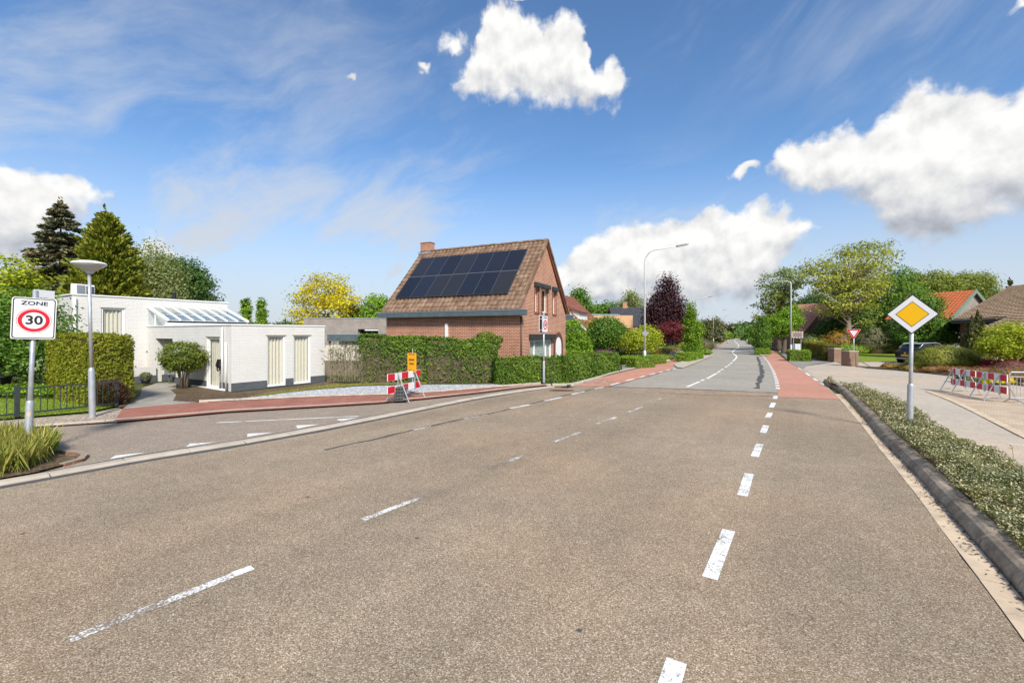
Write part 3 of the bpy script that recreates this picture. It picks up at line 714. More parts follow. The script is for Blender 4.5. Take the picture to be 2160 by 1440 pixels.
# left pavement: red bricks, kerb towards the side road, gravel bed and chippings behind
PZ = .07
PAVE_F = gp([(240,889),(480,867.5),(660,857.5),(800,849),(900,839.5),(1000,829),(1100,816.5),(1160,811.5)], PZ)
PAVE_B = gp([(258,862),(330,855),(420,848.5),(560,842),(680,836.5),(820,832.5),(930,826.5),(1010,819.5),(1080,814),(1140,809.5)], PZ)
struct(sheet('brick_pavement', PAVE_F + PAVE_B[::-1], M['redbrick_path'], PZ))
kerb_run('pavement_kerb', gp([(-150,927),(0,907),(240,890),(480,869),(660,859),(800,850.5),(900,841),(1000,830.5),(1100,818),(1160,812.7)]), [(-.07, -.05), (.07, -.05), (.07, PZ + .006), (-.05, PZ + .006), (-.07, PZ - .01)], 1.0, M['concrete'], seed=5)
kerb_run('edging_kerb', gp([(420,848),(560,841.5),(680,836),(820,832),(930,826),(1010,819),(1080,813.5),(1140,809)], PZ), [(-.04, -.05), (.04, -.05), (.04, PZ + .07), (-.04, PZ + .07)], 1.0, M['concrete'], seed=6)
struct(sheet('gravel_bed', gp([(-160,905),(0,887),(40,884),(190,872),(245,861),(258,862),(240,889),(0,905),(-160,922)], .05), M['gravel_tan'], .05))
struct(sheet('grey_chippings', gp([(432,847),(560,841),(680,835.5),(820,831.5),(930,825.5),(1010,818.5),(1075,813.5),(1046,810),(900,811),(760,814),(640,824),(540,836)], .09), M['gravel_grey'], .09))
struct(sheet('soil_bed', gp([(365,845),(420,848),(432,846),(540,836),(640,824),(760,813),(700,806),(685,806),(560,822),(488,828),(430,818),(390,815),(360,822),(372,832)], .06), M['soil'], .065))
struct(sheet('verge_grass', gp([(520,838),(640,824),(760,813),(900,810),(900,806),(760,808),(700,811),(640,817),(570,827)], .075), M['verge'], .078))
struct(sheet('front_path', gp([(258,862),(330,855.5),(420,848),(390,838),(372,828),(372,806),(330,808),(300,818),(296,835)], .055), M['path_slabs'], .057))
struct(sheet('garden_soil', gp([(250,860),(296,852),(320,838),(300,822),(252,822)], .05), M['soil'], .052))
struct(sheet('front_lawn', [G(-220,900), G(0,886), G(40,882), G(190,869), G(243,858), G(235,832), G(130,822), G(0,822), G(-300,830)], M['lawn'], .03))
# island corner with the zone sign
struct(sheet('island', gp([(-120,1032),(0,1008),(70,996),(150,975),(178,968),(176,962),(130,958),(100,935),(0,925),(-160,935)], .05), M['soil'], .05))
kerb_run('island_kerb', gp([(130,985),(165,976),(181,969),(178,962),(160,958),(130,956),(90,952)]), [(-.05, -.05), (.05, -.05), (.05, .075), (-.05, .075)], .35, M['pillar_brick'], seed=9, piece='kerb_brick')

# cycle paths
CYC_L = gp([(1212,814.5),(1305,786.5),(1379,770.5),(1424,757.5),(1480,740.5),(1518,727),(1534,717)])
CYC_R = gp([(1282,815.5),(1330,804),(1380,790),(1419,778.5),(1424,765),(1470,746),(1500,735.5),(1527,725),(1536,717)])
struct(sheet('cycle_path', CYC_L + CYC_R[::-1], M['red_asphalt'], .02))
CR_L = gp([(1641,838),(1641,822),(1638,803),(1631,783),(1621,765),(1612,754),(1606,747),(1621,744),(1618,738)])
CR_R = gp([(1772,843),(1742,816),(1716,798),(1692,780.5),(1667,766),(1652,756),(1640,746),(1628,738.5)])
cyc_right = struct(sheet('cycle_track', CR_L + CR_R[::-1], M['red_asphalt'], .02))
# footway left beyond the junction
struct(sheet('footway', gp([(1198,812),(1305,784.5),(1379,768.5),(1424,755.5),(1480,738.5),(1518,725.5),(1500,724),(1440,735),(1385,748),(1360,762),(1312,770),(1312,781),(1196,809)], .06), M['slabs'], .06))
kerb_run('footway_kerb', gp([(1165,813),(1212,812.5),(1305,785),(1379,769),(1424,756),(1480,739),(1518,726)]), [(-.02, -.05), (.10, -.05), (.10, .09), (.0, .09), (-.02, .07)], 1.0, M['concrete'], seed=10)
# planted island between cycle path and road
struct(sheet('traffic_island', gp([(1421,768),(1428,774),(1440,776),(1478,761),(1505,749),(1502,745),(1470,748)], .07), M['concrete'], .07))
struct(sheet('traffic_island', gp([(1593,745),(1606,750),(1622,750),(1624,742),(1597,738)], .07), M['concrete'], .07))
# right-hand junction and forecourt
STRIP_R = [G(px, py, .30) for px, py in [(1745,801),(1786,806),(1844,821),(1894,844),(1940,865),(1978,894),(2013,914),(2072,941),(2118,961),(2160,978)]]
STRIP_R.append(STRIP_R[-1] + Vector((-.9, -3.5, 0)))
junction = [G(1735,806), G(1716,797), G(1692,780), G(1700,772), G(1762,763), G(1782,770), G(1806,773), G(1890,779), G(2010,791), G(2160,812), Vector((34, 18, 0)), Vector((36, 6, 0)), Vector((9, -6, 0))] + KERB[::-1]
struct(sheet('side_road_opposite', junction, M['side_right'], .008))
struct(sheet('brick_forecourt', gp([(1952,826),(1975,819),(2004,818),(2080,826),(2400,850),(2600,960),(2160,926),(2060,873),(2005,848)]), M['paver'], .016))
kerb_run('forecourt_edge', gp([(1958,826),(2003,843),(2062,871),(2160,921),(2260,965)]), [(-.09, -.03), (.09, -.03), (.09, .03), (-.09, .03)], 1.0, M['gutter'], seed=11, gap=.01)
struct(sheet('driveway', gp([(1806,773),(1890,779),(1960,781),(2060,770),(2010,762),(1900,762),(1806,764)]), M['side_right'], .013))
struct(sheet('garden_lawn', gp([(1762,762),(1782,770),(1806,771),(1806,764),(1900,762),(2010,760),(1900,741),(1772,741)]), M['lawn'], .02))
struct(sheet('right_footway', gp([(1667,765),(1692,779),(1700,771),(1752,763),(1690,744),(1660,739),(1640,738)], .03), M['slabs'], .03))
struct(sheet('planting_bed', gp([(1818,774.5),(1890,779.5),(2010,791.5),(2160,812)], .06) + [Vector((34, 18.4, 0)), Vector((44, 26, 0)), G(2160,772), G(2050,772), G(1960,776), G(1880,773)], M['soil'], .05))
kerb_run('bed_edging', gp([(1806,774),(1890,780),(2010,792),(2160,813)]), [(-.05, -.03), (.05, -.03), (.05, .11), (-.05, .11)], 1.0, M['kerb'], seed=12)
# the planted strip's soil
soil_p = [p + Vector((.17, -.11, 0)) for p in KERB]
struct(sheet('strip_soil', soil_p + STRIP_R[::-1], M['soil'], .17))
kerb_run('strip_back_kerb', STRIP_R, [(-.05, -.03), (.05, -.03), (.05, .16), (-.05, .16)], 1.0, M['kerb'], seed=13)

# markings: every dash and tooth its own piece of its road
def stripe(name, a, b, w, mat, z, parent):
    d = Vector((b.x - a.x, b.y - a.y, 0)); d.normalize(); s = Vector((-d.y, d.x, 0)) * w / 2
    return sheet(name, [a - s, b - s, b + s, a + s], mat, z, parent)
for k, (a, b, w) in enumerate([((147,1352),(533,1199),.11), ((765,1098),(920,1038),.10), ((1020,993),(1105,962),.10), ((1168,933),(1225,912),.10), ((1259,895),(1300,880.5),.10), ((1326,869.5),(1355,858.5),.10), ((1372,849.5),(1395,840.5),.10)]):
    stripe('centre_dash', G(*a), G(*b), w, M['worn_line'], .016, main_road)
stripe('centre_dash', G(492,1214), G(533,1199), .115, M['white_line'], .0175, main_road)
for a, b in [((1405,1470),(1427,1397)), ((1497,1222),(1537,1120)), ((1566,1047),(1580,1000)), ((1592,964),(1603,937)), ((1609.5,914),(1616,898)), ((1619,882),(1625,871)), ((1627,860),(1632,850)), ((1634,842),(1637,835))]:
    stripe('lane_dash', G(*a), G(*b), .14, M['white_line'], .016, main_road)
for a, b in [((1076,862),(1118,854)), ((1149,846),(1185,838)), ((1206,832),(1233,826)), ((1253,821),(1274,817))]:
    stripe('lane_dash', G(*a), G(*b), .13, M['white_line'], .017, main_road)
for a, b in [((980,884),(1030,875)), ((871,908),(911,900))]:
    stripe('lane_dash', G(*a), G(*b), .11, M['worn_line'], .017, main_road)
for a, b in [((1288,813),(1306,808)), ((1320,804),(1337,799.5)), ((1350,796),(1360,793.3)), ((1371,790.5),(1382,787.7)), ((1390,786),(1398,784)), ((1404,782.3),(1414,780)), ((1419,779),(1426,777.5))]:
    stripe('lane_dash', G(*a), G(*b), .13, M['far_line'], .024, far_road)
for a, b in [((1449,816.5),(1476,805)), ((1479,803.4),(1485,800.5)), ((1491,798.8),(1512,787.5)), ((1514,785.5),(1519,782.6)), ((1521,780.8),(1525.5,778.4)), ((1530,774.6),(1534,772.4)), ((1536,771),(1539,769)), ((1541,767.3),(1544,764.8))]:
    stripe('centre_dash', G(*a), G(*b), .13, M['far_line'], .016, far_road)
CL = gp([(1546,762),(1548.5,759.5),(1553.5,754),(1552,749.7),(1545.5,744.5),(1546.5,740.6),(1555,733.6),(1558.5,731),(1556.7,726),(1552,721.4),(1549.5,717.8),(1552,715.4),(1553,713.5)])
def spline(P, n=5):
    out = []
    for i in range(len(P) - 1):
        p0, p1, p2, p3 = P[max(i - 1, 0)], P[i], P[i + 1], P[min(i + 2, len(P) - 1)]
        for k in range(n):
            t_ = k / n; out.append(.5 * ((2 * p1) + (p2 - p0) * t_ + (2 * p0 - 5 * p1 + 4 * p2 - p3) * t_ ** 2 + (3 * p1 - p0 - 3 * p2 + p3) * t_ ** 3))
    return out + [P[-1]]
CLs = spline(CL); a_ = []; b_ = []
for i, q in enumerate(CLs):
    d = CLs[min(i + 1, len(CLs) - 1)] - CLs[max(i - 1, 0)]; d.normalize(); s_ = Vector((-d.y, d.x, 0)) * .07; a_.append(q - s_); b_.append(q + s_)
sheet('centre_line', a_ + b_[::-1], M['far_line'], .016, far_road)
CRd = resample(CR_L[1:7], 400); tot = plen(CR_L[1:7]); s_ = .15
while s_ < tot - .8:
    a, _ = at_len(CR_L[1:7], s_); b, _ = at_len(CR_L[1:7], s_ + .62); stripe('lane_dash', a, b, .16, M['far_line'], .024, cyc_right); s_ += 1.12
for a, b in [((1684,776),(1692,780.5)), ((1700,787),(1708,793)), ((1716,798.5),(1724,803.5)), ((1732,808.5),(1740,814))]:
    stripe('lane_dash', G(*a), G(*b), .12, M['far_line'], .024, cyc_right)
for i in range(5):
    stripe('hatch_line', G(1680 + 4 * i, 778 + 2.6 * i), G(1697 + 4.4 * i, 777.4 + 2.6 * i), .10, M['worn_line'], .014, bpy.data.objects['side_road_opposite'])
for tri in [((231,969.5),(243,961.5),(312,954.5)), ((392,943.5),(401,936),(458,933)), ((521,922.5),(522,915.5),(577,912.5)), ((628,904.5),(624,898),(673,895.7)), ((719,889.5),(710,885),(756,881))]:
    sheet('give_way_tooth', gp(tri), M['white_line'], .0135, side_road)
stripe('white_line', G(457,892), G(757,878.3), .09, M['white_line'], .0132, side_road)
# tar seams and patches
def seam(pts, w, parent, z=.0165, seed=0):
    rg = np.random.RandomState(seed); P = resample(gp(pts), 40); a = []; b = []
    for i in range(40):
        d = P[min(i + 1, 39)] - P[max(i - 1, 0)]; d.normalize(); s = Vector((-d.y, d.x, 0)); ww = w * rg.uniform(.5, 1.4) / 2; P[i] += s * rg.normal() * w * .15
        a.append(P[i] - s * ww); b.append(P[i] + s * ww)
    o = sheet('tar_seam', a + b[::-1], M['tar'], z, parent); return o
seam([(684,950),(740,937),(787,928),(840,915),(905,900),(978,884),(1058,868),(1160,842),(1215,829),(1280,816)], .09, main_road, seed=1)
seam([(1282,816),(1330,804),(1400,784.5),(1428,776.5)], .12, far_road, .0145, 2)
seam([(1282,816),(1450,821),(1640,829)], .16, main_road, .0165, 3)
seam([(1390,829),(1500,834),(1630,836)], .07, main_road, .0165, 4)
seam([(1425,775),(1520,777),(1625,781)], .10, far_road, .0145, 5)
seam([(1597,820),(1605,800),(1608,790),(1606,776),(1601,762),(1597,752)], .22, far_road, .0148, 6)
seam([(600,833),(700,829)], .02, side_road, .0135, 7) if False else None
mc = MB(); c_ = G(1185, 824); mc.M = Matrix.Translation((c_.x, c_.y, .0)); mc.prism([(.55 * math.cos(k * .5236), .30 * math.sin(k * .5236)) for k in range(12)], -.01, .018)
mc.build('manhole_cover', M['soldier'], main_road)
mc = MB(); c_ = G(1196, 817); mc.M = Matrix.Translation((c_.x, c_.y, 0)) @ Matrix.Rotation(.9, 4, 'Z'); mc.box(-.3, .3, -.2, .2, -.02, .02)
mc.build('drain_grate', M['black'], main_road)
for px, py in [(1222,1333),(880,1137),(47,1128),(1180,905),(650,1050)]:
    c_ = G(px, py); mc = MB(Matrix.Translation((c_.x, c_.y, .0))); mc.prism([((.022 + .01 * math.sin(k * 2.3)) * math.cos(k * .785), (.018 + .006 * math.cos(k * 3)) * math.sin(k * .785)) for k in range(8)], 0, .017)
    mc.build('tar_spot', M['tar'], main_road)

# faint bicycle symbol painted on the left cycle path
c_ = G(1262, 808); bk_ = MB(Matrix.Translation((c_.x, c_.y, .0235)) @ Matrix.Rotation(R(-26), 4, 'Z'))
def flat_bar(a, b, w=.06):
    d = Vector((b[0] - a[0], b[1] - a[1], 0)).normalized(); n_ = Vector((-d.y, d.x, 0)) * w / 2
    bk_.add([(a[0] - n_.x, a[1] - n_.y, 0), (b[0] - n_.x, b[1] - n_.y, 0), (b[0] + n_.x, b[1] + n_.y, 0), (a[0] + n_.x, a[1] + n_.y, 0)], [(0, 1, 2, 3)])
for cx_ in (-.42, .42):
    for k in range(14):
        a_, b_ = 2 * math.pi * k / 14, 2 * math.pi * (k + 1) / 14; flat_bar((cx_ + .27 * math.cos(a_), .27 * 1.6 * math.sin(a_)), (cx_ + .27 * math.cos(b_), .27 * 1.6 * math.sin(b_)))
for a_, b_ in (((-.42, 0), (-.12, .75)), ((-.12, .75), (.32, .75)), ((.32, .75), (.42, 0)), ((-.42, 0), (.0, 0)), ((.0, 0), (.32, .72)), ((.0, 0), (-.14, .85)), ((.30, .9), (.44, .98))): flat_bar(a_, b_)
bk_.build('bicycle_symbol', M['worn_line'], bpy.data.objects['cycle_path'])

# ================================================================ BUILDINGS
def wall(mb, f, length, top, holes, thick, breaks=()):
    """wall slab with openings; f(u, depth, z) -> point; top a height or a function of u; holes (u0, u1, z0, z1)"""
    tf = top if callable(top) else (lambda u: top)
    us = sorted({0.0, length, *breaks, *[h[0] for h in holes], *[h[1] for h in holes]})
    for a, b in zip(us[:-1], us[1:]):
        hs = sorted([h for h in holes if h[0] <= a + 1e-6 and h[1] >= b - 1e-6], key=lambda h: h[2]); z = 0.0; segs = []
        for h in hs: segs.append((z, z, h[2], h[2])); z = h[3]
        segs.append((z, z, tf(a), tf(b)))
        for z0, z1, t0, t1 in segs:
            if t0 - z0 < 1e-4 and t1 - z1 < 1e-4: continue
            mb.hexa([f(a, 0, z0), f(b, 0, z1), f(b, thick, z1), f(a, thick, z0)], [f(a, 0, t0), f(b, 0, t1), f(b, thick, t1), f(a, thick, t0)])
    return mb
def boxf(mb, f, u0, u1, d0, d1, z0, z1):
    return mb.hexa([f(u0, d0, z0), f(u1, d0, z0), f(u1, d1, z0), f(u0, d1, z0)], [f(u0, d0, z1), f(u1, d0, z1), f(u1, d1, z1), f(u0, d1, z1)])
def window(f, u0, u1, z0, z1, parent, set_back=.05, fw=.07, frame='white', curtain=True, mull=(), glass='glass', sill=True, lintel=False, blind=False):
    w = boxf(MB(), f, u0 + fw, u1 - fw, set_back + .03, set_back + .04, z0 + fw, z1 - fw).build('window', M[glass], parent)
    m = MB()
    for a in (u0, u1 - fw): boxf(m, f, a, a + fw, set_back, set_back + .07, z0, z1)
    for a in (z0, z1 - fw): boxf(m, f, u0 + fw, u1 - fw, set_back, set_back + .07, a, a + fw)
    for q in mull: boxf(m, f, q - fw * .4, q + fw * .4, set_back + .001, set_back + .069, z0 + fw, z1 - fw)
    m.build('frame', M[frame], w)
    if curtain or blind:
        m = MB(); n = max(6, int((u1 - u0) / .02)); vs = []; 
        if blind:
            k = int((z1 - z0) / .06)
            for i in range(k):
                zz = z0 + (z1 - z0) * (i + .15) / k; boxf(m, f, u0 + fw, u1 - fw, set_back + .075, set_back + .10, zz, zz + .048)
            m.build('blind', M['blind'], w)
        else:
            a0, a1 = u0 + fw * .5, u1 - fw * .5
            for i in range(n + 1):
                u = a0 + (a1 - a0) * i / n; d = set_back + .115 + .04 * math.sin(i / n * (a1 - a0) * 42 + .8 * math.sin(i * .9))
                vs += [f(u, d, z0 + .02), f(u, d, z1 - .02)]
            m.add(vs, [(2 * i, 2 * i + 2, 2 * i + 3, 2 * i + 1) for i in range(n)])
            m.build('curtain', M['curtain'], w, smooth=True)
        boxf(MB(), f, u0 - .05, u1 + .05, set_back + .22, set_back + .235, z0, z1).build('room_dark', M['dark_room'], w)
    if sill: boxf(MB(), f, u0 - .06, u1 + .06, -.05, set_back + .02, z0 - .05, z0 - .003).build('sill', M['plinth'], w)
    if lintel: boxf(MB(), f, u0 - .05, u1 + .05, -.02, set_back, z1 + .003, z1 + .03).build('lintel', M['concrete'], w)
    return w

# ---- white painted bungalow
C0 = Vector((-11.4, 18.3, 0)); WR = math.atan2(.85, .527)
wh = thing('white_house', 'white painted brick flat roofed house with lean-to glass roof and grey plinth', 'house', C0, WR)
HB, T1 = 2.70, 4.10
fB = lambda u, d, z: (u, d, z)                 # face along the street: local y = 0
fA = lambda u, d, z: (d, u, z)                 # entrance face: local x = 0
fT = lambda u, d, z: (u - 2.78, 8.1 + d, z)    # tall wing
fL = lambda u, d, z: (-2.78 + d, 8.35 + u, z)
PL = .34
def white_wall(f, length, top, holes, name='wall', z0=True, plinth=True):
    wall(MB(), f, length, top, holes, .25).build(name, M['wall_white'], wh)
    if plinth:
        us = sorted({0.0, length, *[q for h in holes if h[2] < PL for q in h[:2]]})
        for a, b in zip(us[:-1], us[1:]):
            if any(h[0] <= a + 1e-6 and h[1] >= b - 1e-6 and h[2] < PL for h in holes): continue
            boxf(MB(), f, a - .012 if a == 0 else a, b, -.014, -.001, 0, PL).build('plinth', M['plinth'], wh)
wB = [(1.46, 2.30, .06, 2.28), (2.68, 3.54, .06, 2.28)]
white_wall(fB, 4.3, HB, wB)
wA = [(.96, 2.04, .06, 2.22), (5.28, 7.13, 0.0, 2.13)]
white_wall(lambda u, d, z: (d, u + .25, z), 8.1 - .25, HB, [(a - .25, b - .25, c, d) for a, b, c, d in wA])
boxf(MB(), fB, 4.05, 4.3, .25, 8.1, 0, HB).build('wall', M['wall_white'], wh)
for (a, b, c, d) in wB: window(fB, a, b, c, d, wh, lintel=True)
window(fA, .96, 2.04, .06, 2.22, wh, lintel=True, sill=False, fw=.10)
# entrance recess
m = MB(); m.box(.25, 1.9, 7.131, 7.38, 0, HB - .1); m.build('recess_wall', M['wall_white'], wh)
m = MB(); m.box(1.9, 2.1, 5.0, 7.131, 0, HB - .1); m.build('recess_wall', M['wall_white'], wh)
m = MB(); m.box(.25, 1.9, 5.03, 5.279, 0, HB - .1); m.build('recess_wall', M['wall_white'], wh)
m = MB(); m.box(.25, 1.9, 5.28, 7.13, 2.131, 2.2); m.build('soffit', M['white'], wh)
m = MB(); m.box(.255, 1.9, 7.116, 7.130, 0, PL); m.build('plinth', M['plinth'], wh)
dr = MB().box(1.84, 1.89, 5.5, 6.5, .02, 2.1).build('door', M['grey_box'], wh); MB().box(1.80, 1.84, 5.58, 5.62, .9, 1.3).build('handle', M['galv'], dr)
# letter boxes and number on the recess wall
lb = MB().box(.5, .74, 6.98, 7.115, .98, 1.34).build('letter_box', M['grey_box'], wh); MB().box(.53, .71, 6.965, 6.98, 1.24, 1.28).build('slot', M['black'], lb)
MB().box(.86, .93, 7.10, 7.128, 1.55, 1.72).build('house_number_plate', M['black'], wh)
# flat roofs and white trims
m = MB(); m.box(.25, 4.05, .25, 8.1, HB - .25, HB - .05); m.build('flat_roof', M['grey_box'], wh)
for (x0, x1, y0, y1) in [(-.03, 4.33, -.03, .30), (-.03, .30, .301, 8.1), (4.02, 4.33, .301, 8.1)]:
    MB().box(x0, x1, y0, y1, HB + .001, HB + .055).build('roof_trim', M['white'], wh)
tall_holes = [(1.01, 1.88, 1.35, 3.58)]
white_wall(fT, 6.58, T1, tall_holes + [(6.58 - 3.78, 6.58 - 3.66, 1.5, 2.6)], plinth=True)
white_wall(fL, 7.0, T1, [])
boxf(MB(), fT, 6.33, 6.58, .25, 7.25, 0, T1).build('wall', M['wall_white'], wh)
m = MB(); m.box(-2.5, 3.5, 8.35, 15.0, T1 - .25, T1 - .06); m.build('flat_roof', M['grey_box'], wh)
for (x0, x1, y0, y1) in [(-2.83, 3.83, 8.06, 8.40), (-2.83, -2.5, 8.401, 15.3), (3.5, 3.83, 8.401, 15.3)]:
    MB().box(x0, x1, y0, y1, T1 + .001, T1 + .06).build('roof_trim', M['white'], wh)
window(fT, 1.01, 1.88, 1.35, 3.58, wh, lintel=True, fw=.08)
window(fT, 6.58 - 3.78, 6.58 - 3.66, 1.5, 2.6, wh, curtain=False, glass='dark_glass', fw=.02, sill=True)
MB().tube([(-2.70, 8.02, 0), (-2.70, 8.02, T1 - .1)], .05, 10).build('downpipe', M['white'], wh, smooth=True)
# lean-to glazing against the tall wall
lean = MB().box(-.001, 3.80, 5.97, 6.10, HB + .06, 3.0).build('glass_roof', M['white'], wh)
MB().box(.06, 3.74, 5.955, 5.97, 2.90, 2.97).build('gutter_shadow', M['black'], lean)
zA, zB = 3.70, 3.02
npan = 7
for i in range(npan):
    a = .04 + 3.72 * i / npan; b = .04 + 3.72 * (i + 1) / npan
    for y0, y1 in ((5.92, 7.0), (7.02, 8.05)):
        q0 = zB + (zA - zB) * (y0 - 5.92) / 2.15; q1 = zB + (zA - zB) * (y1 - 5.92) / 2.15
        MB().hexa([(a, y0, q0), (b, y0, q0), (b, y1, q1), (a, y1, q1)], [(a, y0, q0 + .012), (b, y0, q0 + .012), (b, y1, q1 + .012), (a, y1, q1 + .012)]).build('pane', M['roof_glass'], lean)
for i in range(npan + 1):
    a = .04 + 3.72 * i / npan; w = .035 if 0 < i < npan else .07
    MB().hexa([(a - w, 5.90, zB - .05), (a + w, 5.90, zB - .05), (a + w, 8.07, zA - .05), (a - w, 8.07, zA - .05)], [(a - w, 5.90, zB + .05), (a + w, 5.90, zB + .05), (a + w, 8.07, zA + .05), (a - w, 8.07, zA + .05)]).build('rafter', M['white'], lean)
MB().add([(.02, 6.12, 2.78), (.02, 8.05, 2.78), (.02, 8.05, 3.62), (.02, 6.12, 3.0)], [(0, 1, 2, 3)]).build('end_pane', M['roof_glass'], lean)
MB().box(0, .05, 7.2, 7.26, 2.77, 3.36).build('mullion', M['white'], lean)
MB().box(.3, 3.7, 6.2, 8.05, HB - .04, HB + .05).build('added_pale_board', M['white'], lean)  # white board added under the panes so the glazing looks brighter
# rain pipes, cable charger, low white duct along the foot of the entrance face
MB().tube([(-.07, .60, 0.0), (-.07, .60, 2.62)], .034, 10).build('downpipe', M['white'], wh, smooth=True)
MB().tube([(-.07, .30, 0.05), (-.07, .30, 2.0)], .036, 10).build('downpipe', M['white'], wh, smooth=True)
MB().tube([(-.07, .30, .05), (-.07, 3.2, .05)], .045, 8).build('drain_pipe', M['white'], wh, smooth=True)
ev = MB().box(-.14, -.002, .70, .90, .92, 1.30).build('charging_box', M['black'], wh, bevel=.02)
MB().tube([(-.12 - .02 * math.cos(k * .9), .80 + .16 * math.cos(k * .52), 1.02 + .20 * math.sin(k * .52)) for k in range(25)], .016, 6).build('cable', M['black'], ev, smooth=True)
MB().tube([(-.05, .82, .92), (-.05, .82, .15)], .014, 6).build('feed_cable', M['galv'], ev)
# planter beside the entrance
pl = MB().box(-2.6, -.02, 7.0, 7.13, 0.0, .76).build('planter', M['wall_white'], wh)
MB().box(-2.6, -.02, 6.985, 6.999, 0, PL).build('plinth', M['plinth'], pl); MB().box(-2.6, -.02, 7.13, 8.09, .0, .70).build('soil', M['soil'], pl)
tq = MB().tube([(1.6, 9.2, T1 - .1), (1.6, 9.2, T1 + .50)], .10, 10).build('flue', M['black'], wh)
def loc(p): return wh.matrix_basis @ Vector(p) if False else (Matrix.Translation(C0) @ Matrix.Rotation(WR, 4, 'Z')) @ Vector(p)
for i, (u, w_) in enumerate([(-1.9, 7.5), (-1.3, 7.5)]):
    shrub('planter_plant', ['low dark bergenia at the hedge end of the white planter', 'low pinkish bergenia at the door end of the white planter'][i], loc((u, w_, .70)), .30, .22, .26, L['olive' if i == 0 else 'lilac'], 260, .05, seed=20 + i, core=False, cat='plant')
# air conditioner on the roof
ac = thing('air_conditioner', 'white outdoor air conditioner unit standing on the tall flat roof edge', 'air conditioner', loc((-2.2, 8.9, T1 - .06)), WR + .35)
MB().box(-.40, .40, -.16, .16, .05, .62).build('casing', M['white'], ac, bevel=.02)
MB().box(-.36, -.03, -.175, -.162, .14, .56).build('side_panel', M['zinc'], ac)
for i in range(3):
    for j in range(4): MB().box(.03 + i * .115, .12 + i * .115, -.175, -.162, .12 + j * .11, .20 + j * .11).build('grille', M['black'], ac)
for sx in (-.3, .3): MB().box(sx - .04, sx + .04, -.14, .14, 0, .05).build('foot', M['black'], ac)
# letter post in front of the entrance
po = thing('parcel_box', 'grey parcel box on a thin post beside the entrance recess', 'letter box', loc((-.22, 5.05, .06)), WR)
MB().box(-.12, .12, -.22, .22, .42, .98).build('box', M['grey_box'], po, bevel=.01); MB().tube([(0, 0, 0), (0, 0, .42)], .03, 8).build('post', M['plinth'], po)
MB().box(-.125, -.12, -.16, .16, .84, .88).build('slot', M['black'], po)

# ---- red brick house with solar panels
K0 = Vector((.43, 24.0, 0)); BR = math.atan2(.902, .433)
bh = thing('brick_house', 'red brick house with steep brown tiled roof carrying black solar panels', 'house', K0, BR)
LX, LY, EZ = 7.44, 9.12, 3.35
RX, RZ = 3.72, 8.03
fG = lambda u, d, z: (u, d, z); fS = lambda u, d, z: (d, u, z)
gt = lambda u: EZ + .25 + (RZ - .22 - EZ - .25) * (1 - abs(u - RX) / RX)
up_w = [(2.05, 2.55, 3.62, 5.05), (3.12, 4.02, 3.62, 5.05), (4.95, 5.50, 3.62, 5.05)]
gh = up_w + [(1.36, 4.75, .72, 2.02)]
door = [(5.35, 6.55, 0.0, 1.55)]
wall(MB(), fG, LX, gt, gh + door, .3, (RX,)).build('wall', M['red_brick'], bh)
wall(MB(), lambda u, d, z: (d, u + .3, z), LY - .3, EZ, [], .3).build('wall', M['red_brick'], bh)
wall(MB(), lambda u, d, z: (LX - d, u + .3, z), LY - .3, EZ, [], .3).build('wall', M['red_brick'], bh)
wall(MB(), lambda u, d, z: (u + .3, LY - d, z), LX - .6, lambda u: gt(u + .3), [], .3, (RX - .3,)).build('wall', M['red_brick'], bh)
for (a, b, c, d) in up_w:
    window(fG, a, b, c, d, bh, .14, .09, curtain=False, glass='dark_glass', sill=False)
    MB().box(a - .08, a - .001, -.02, .10, c - .06, d).build('jamb', M['soldier'], bh); MB().box(b + .001, b + .08, -.02, .10, c - .06, d).build('jamb', M['soldier'], bh)
    MB().box(a - .16, b + .16, -.20, -.002, d + .0, d + .26).build('shutter_box', M['dark_shutter'], bh, bevel=.02)
    MB().box(a - .08, b + .08, -.03, .10, c - .12, c - .061).build('sill', M['soldier'], bh)
window(fG, 1.36, 4.75, .72, 2.02, bh, .05, .12, curtain=False, blind=True, mull=(2.1, 3.9), sill=True)
MB().box(1.16, 4.95, -.24, -.002, 2.03, 2.34).build('shutter_box', M['dark_shutter'], bh, bevel=.02)
# arched door: brick arch, white leaf
arch = MB(); n = 14; ro, ri = .86, .58; cx_, cz_ = 5.95, 1.56
for k in range(n):
    a, b = math.pi * k / n, math.pi * (k + 1) / n
    q = [(cx_ + r_ * math.cos(t_), cz_ + r_ * 1.05 * math.sin(t_)) for r_, t_ in ((ri, a), (ro, a), (ro, b), (ri, b))]
    arch.prism(q, -.045, .0 - .002, 'y')
arch.box(cx_ - ro, cx_ - ri, -.045, -.002, .0, cz_); arch.box(cx_ + ri, cx_ + ro, -.045, -.002, .0, cz_)
arch.build('door_arch', M['soldier'], bh)
dl = MB(); dl.prism([(cx_ + .575 * math.cos(math.pi * k / 16), cz_ + .60 * math.sin(math.pi * k / 16)) for k in range(17)], -.022, -.003, 'y'); dl.box(cx_ - .575, cx_ + .575, -.022, -.003, .02, cz_)
dl = dl.build('door', M['white'], bh); MB().box(cx_ - .5, cx_ - .46, -.07, -.022, .95, 1.15).build('handle', M['galv'], dl)
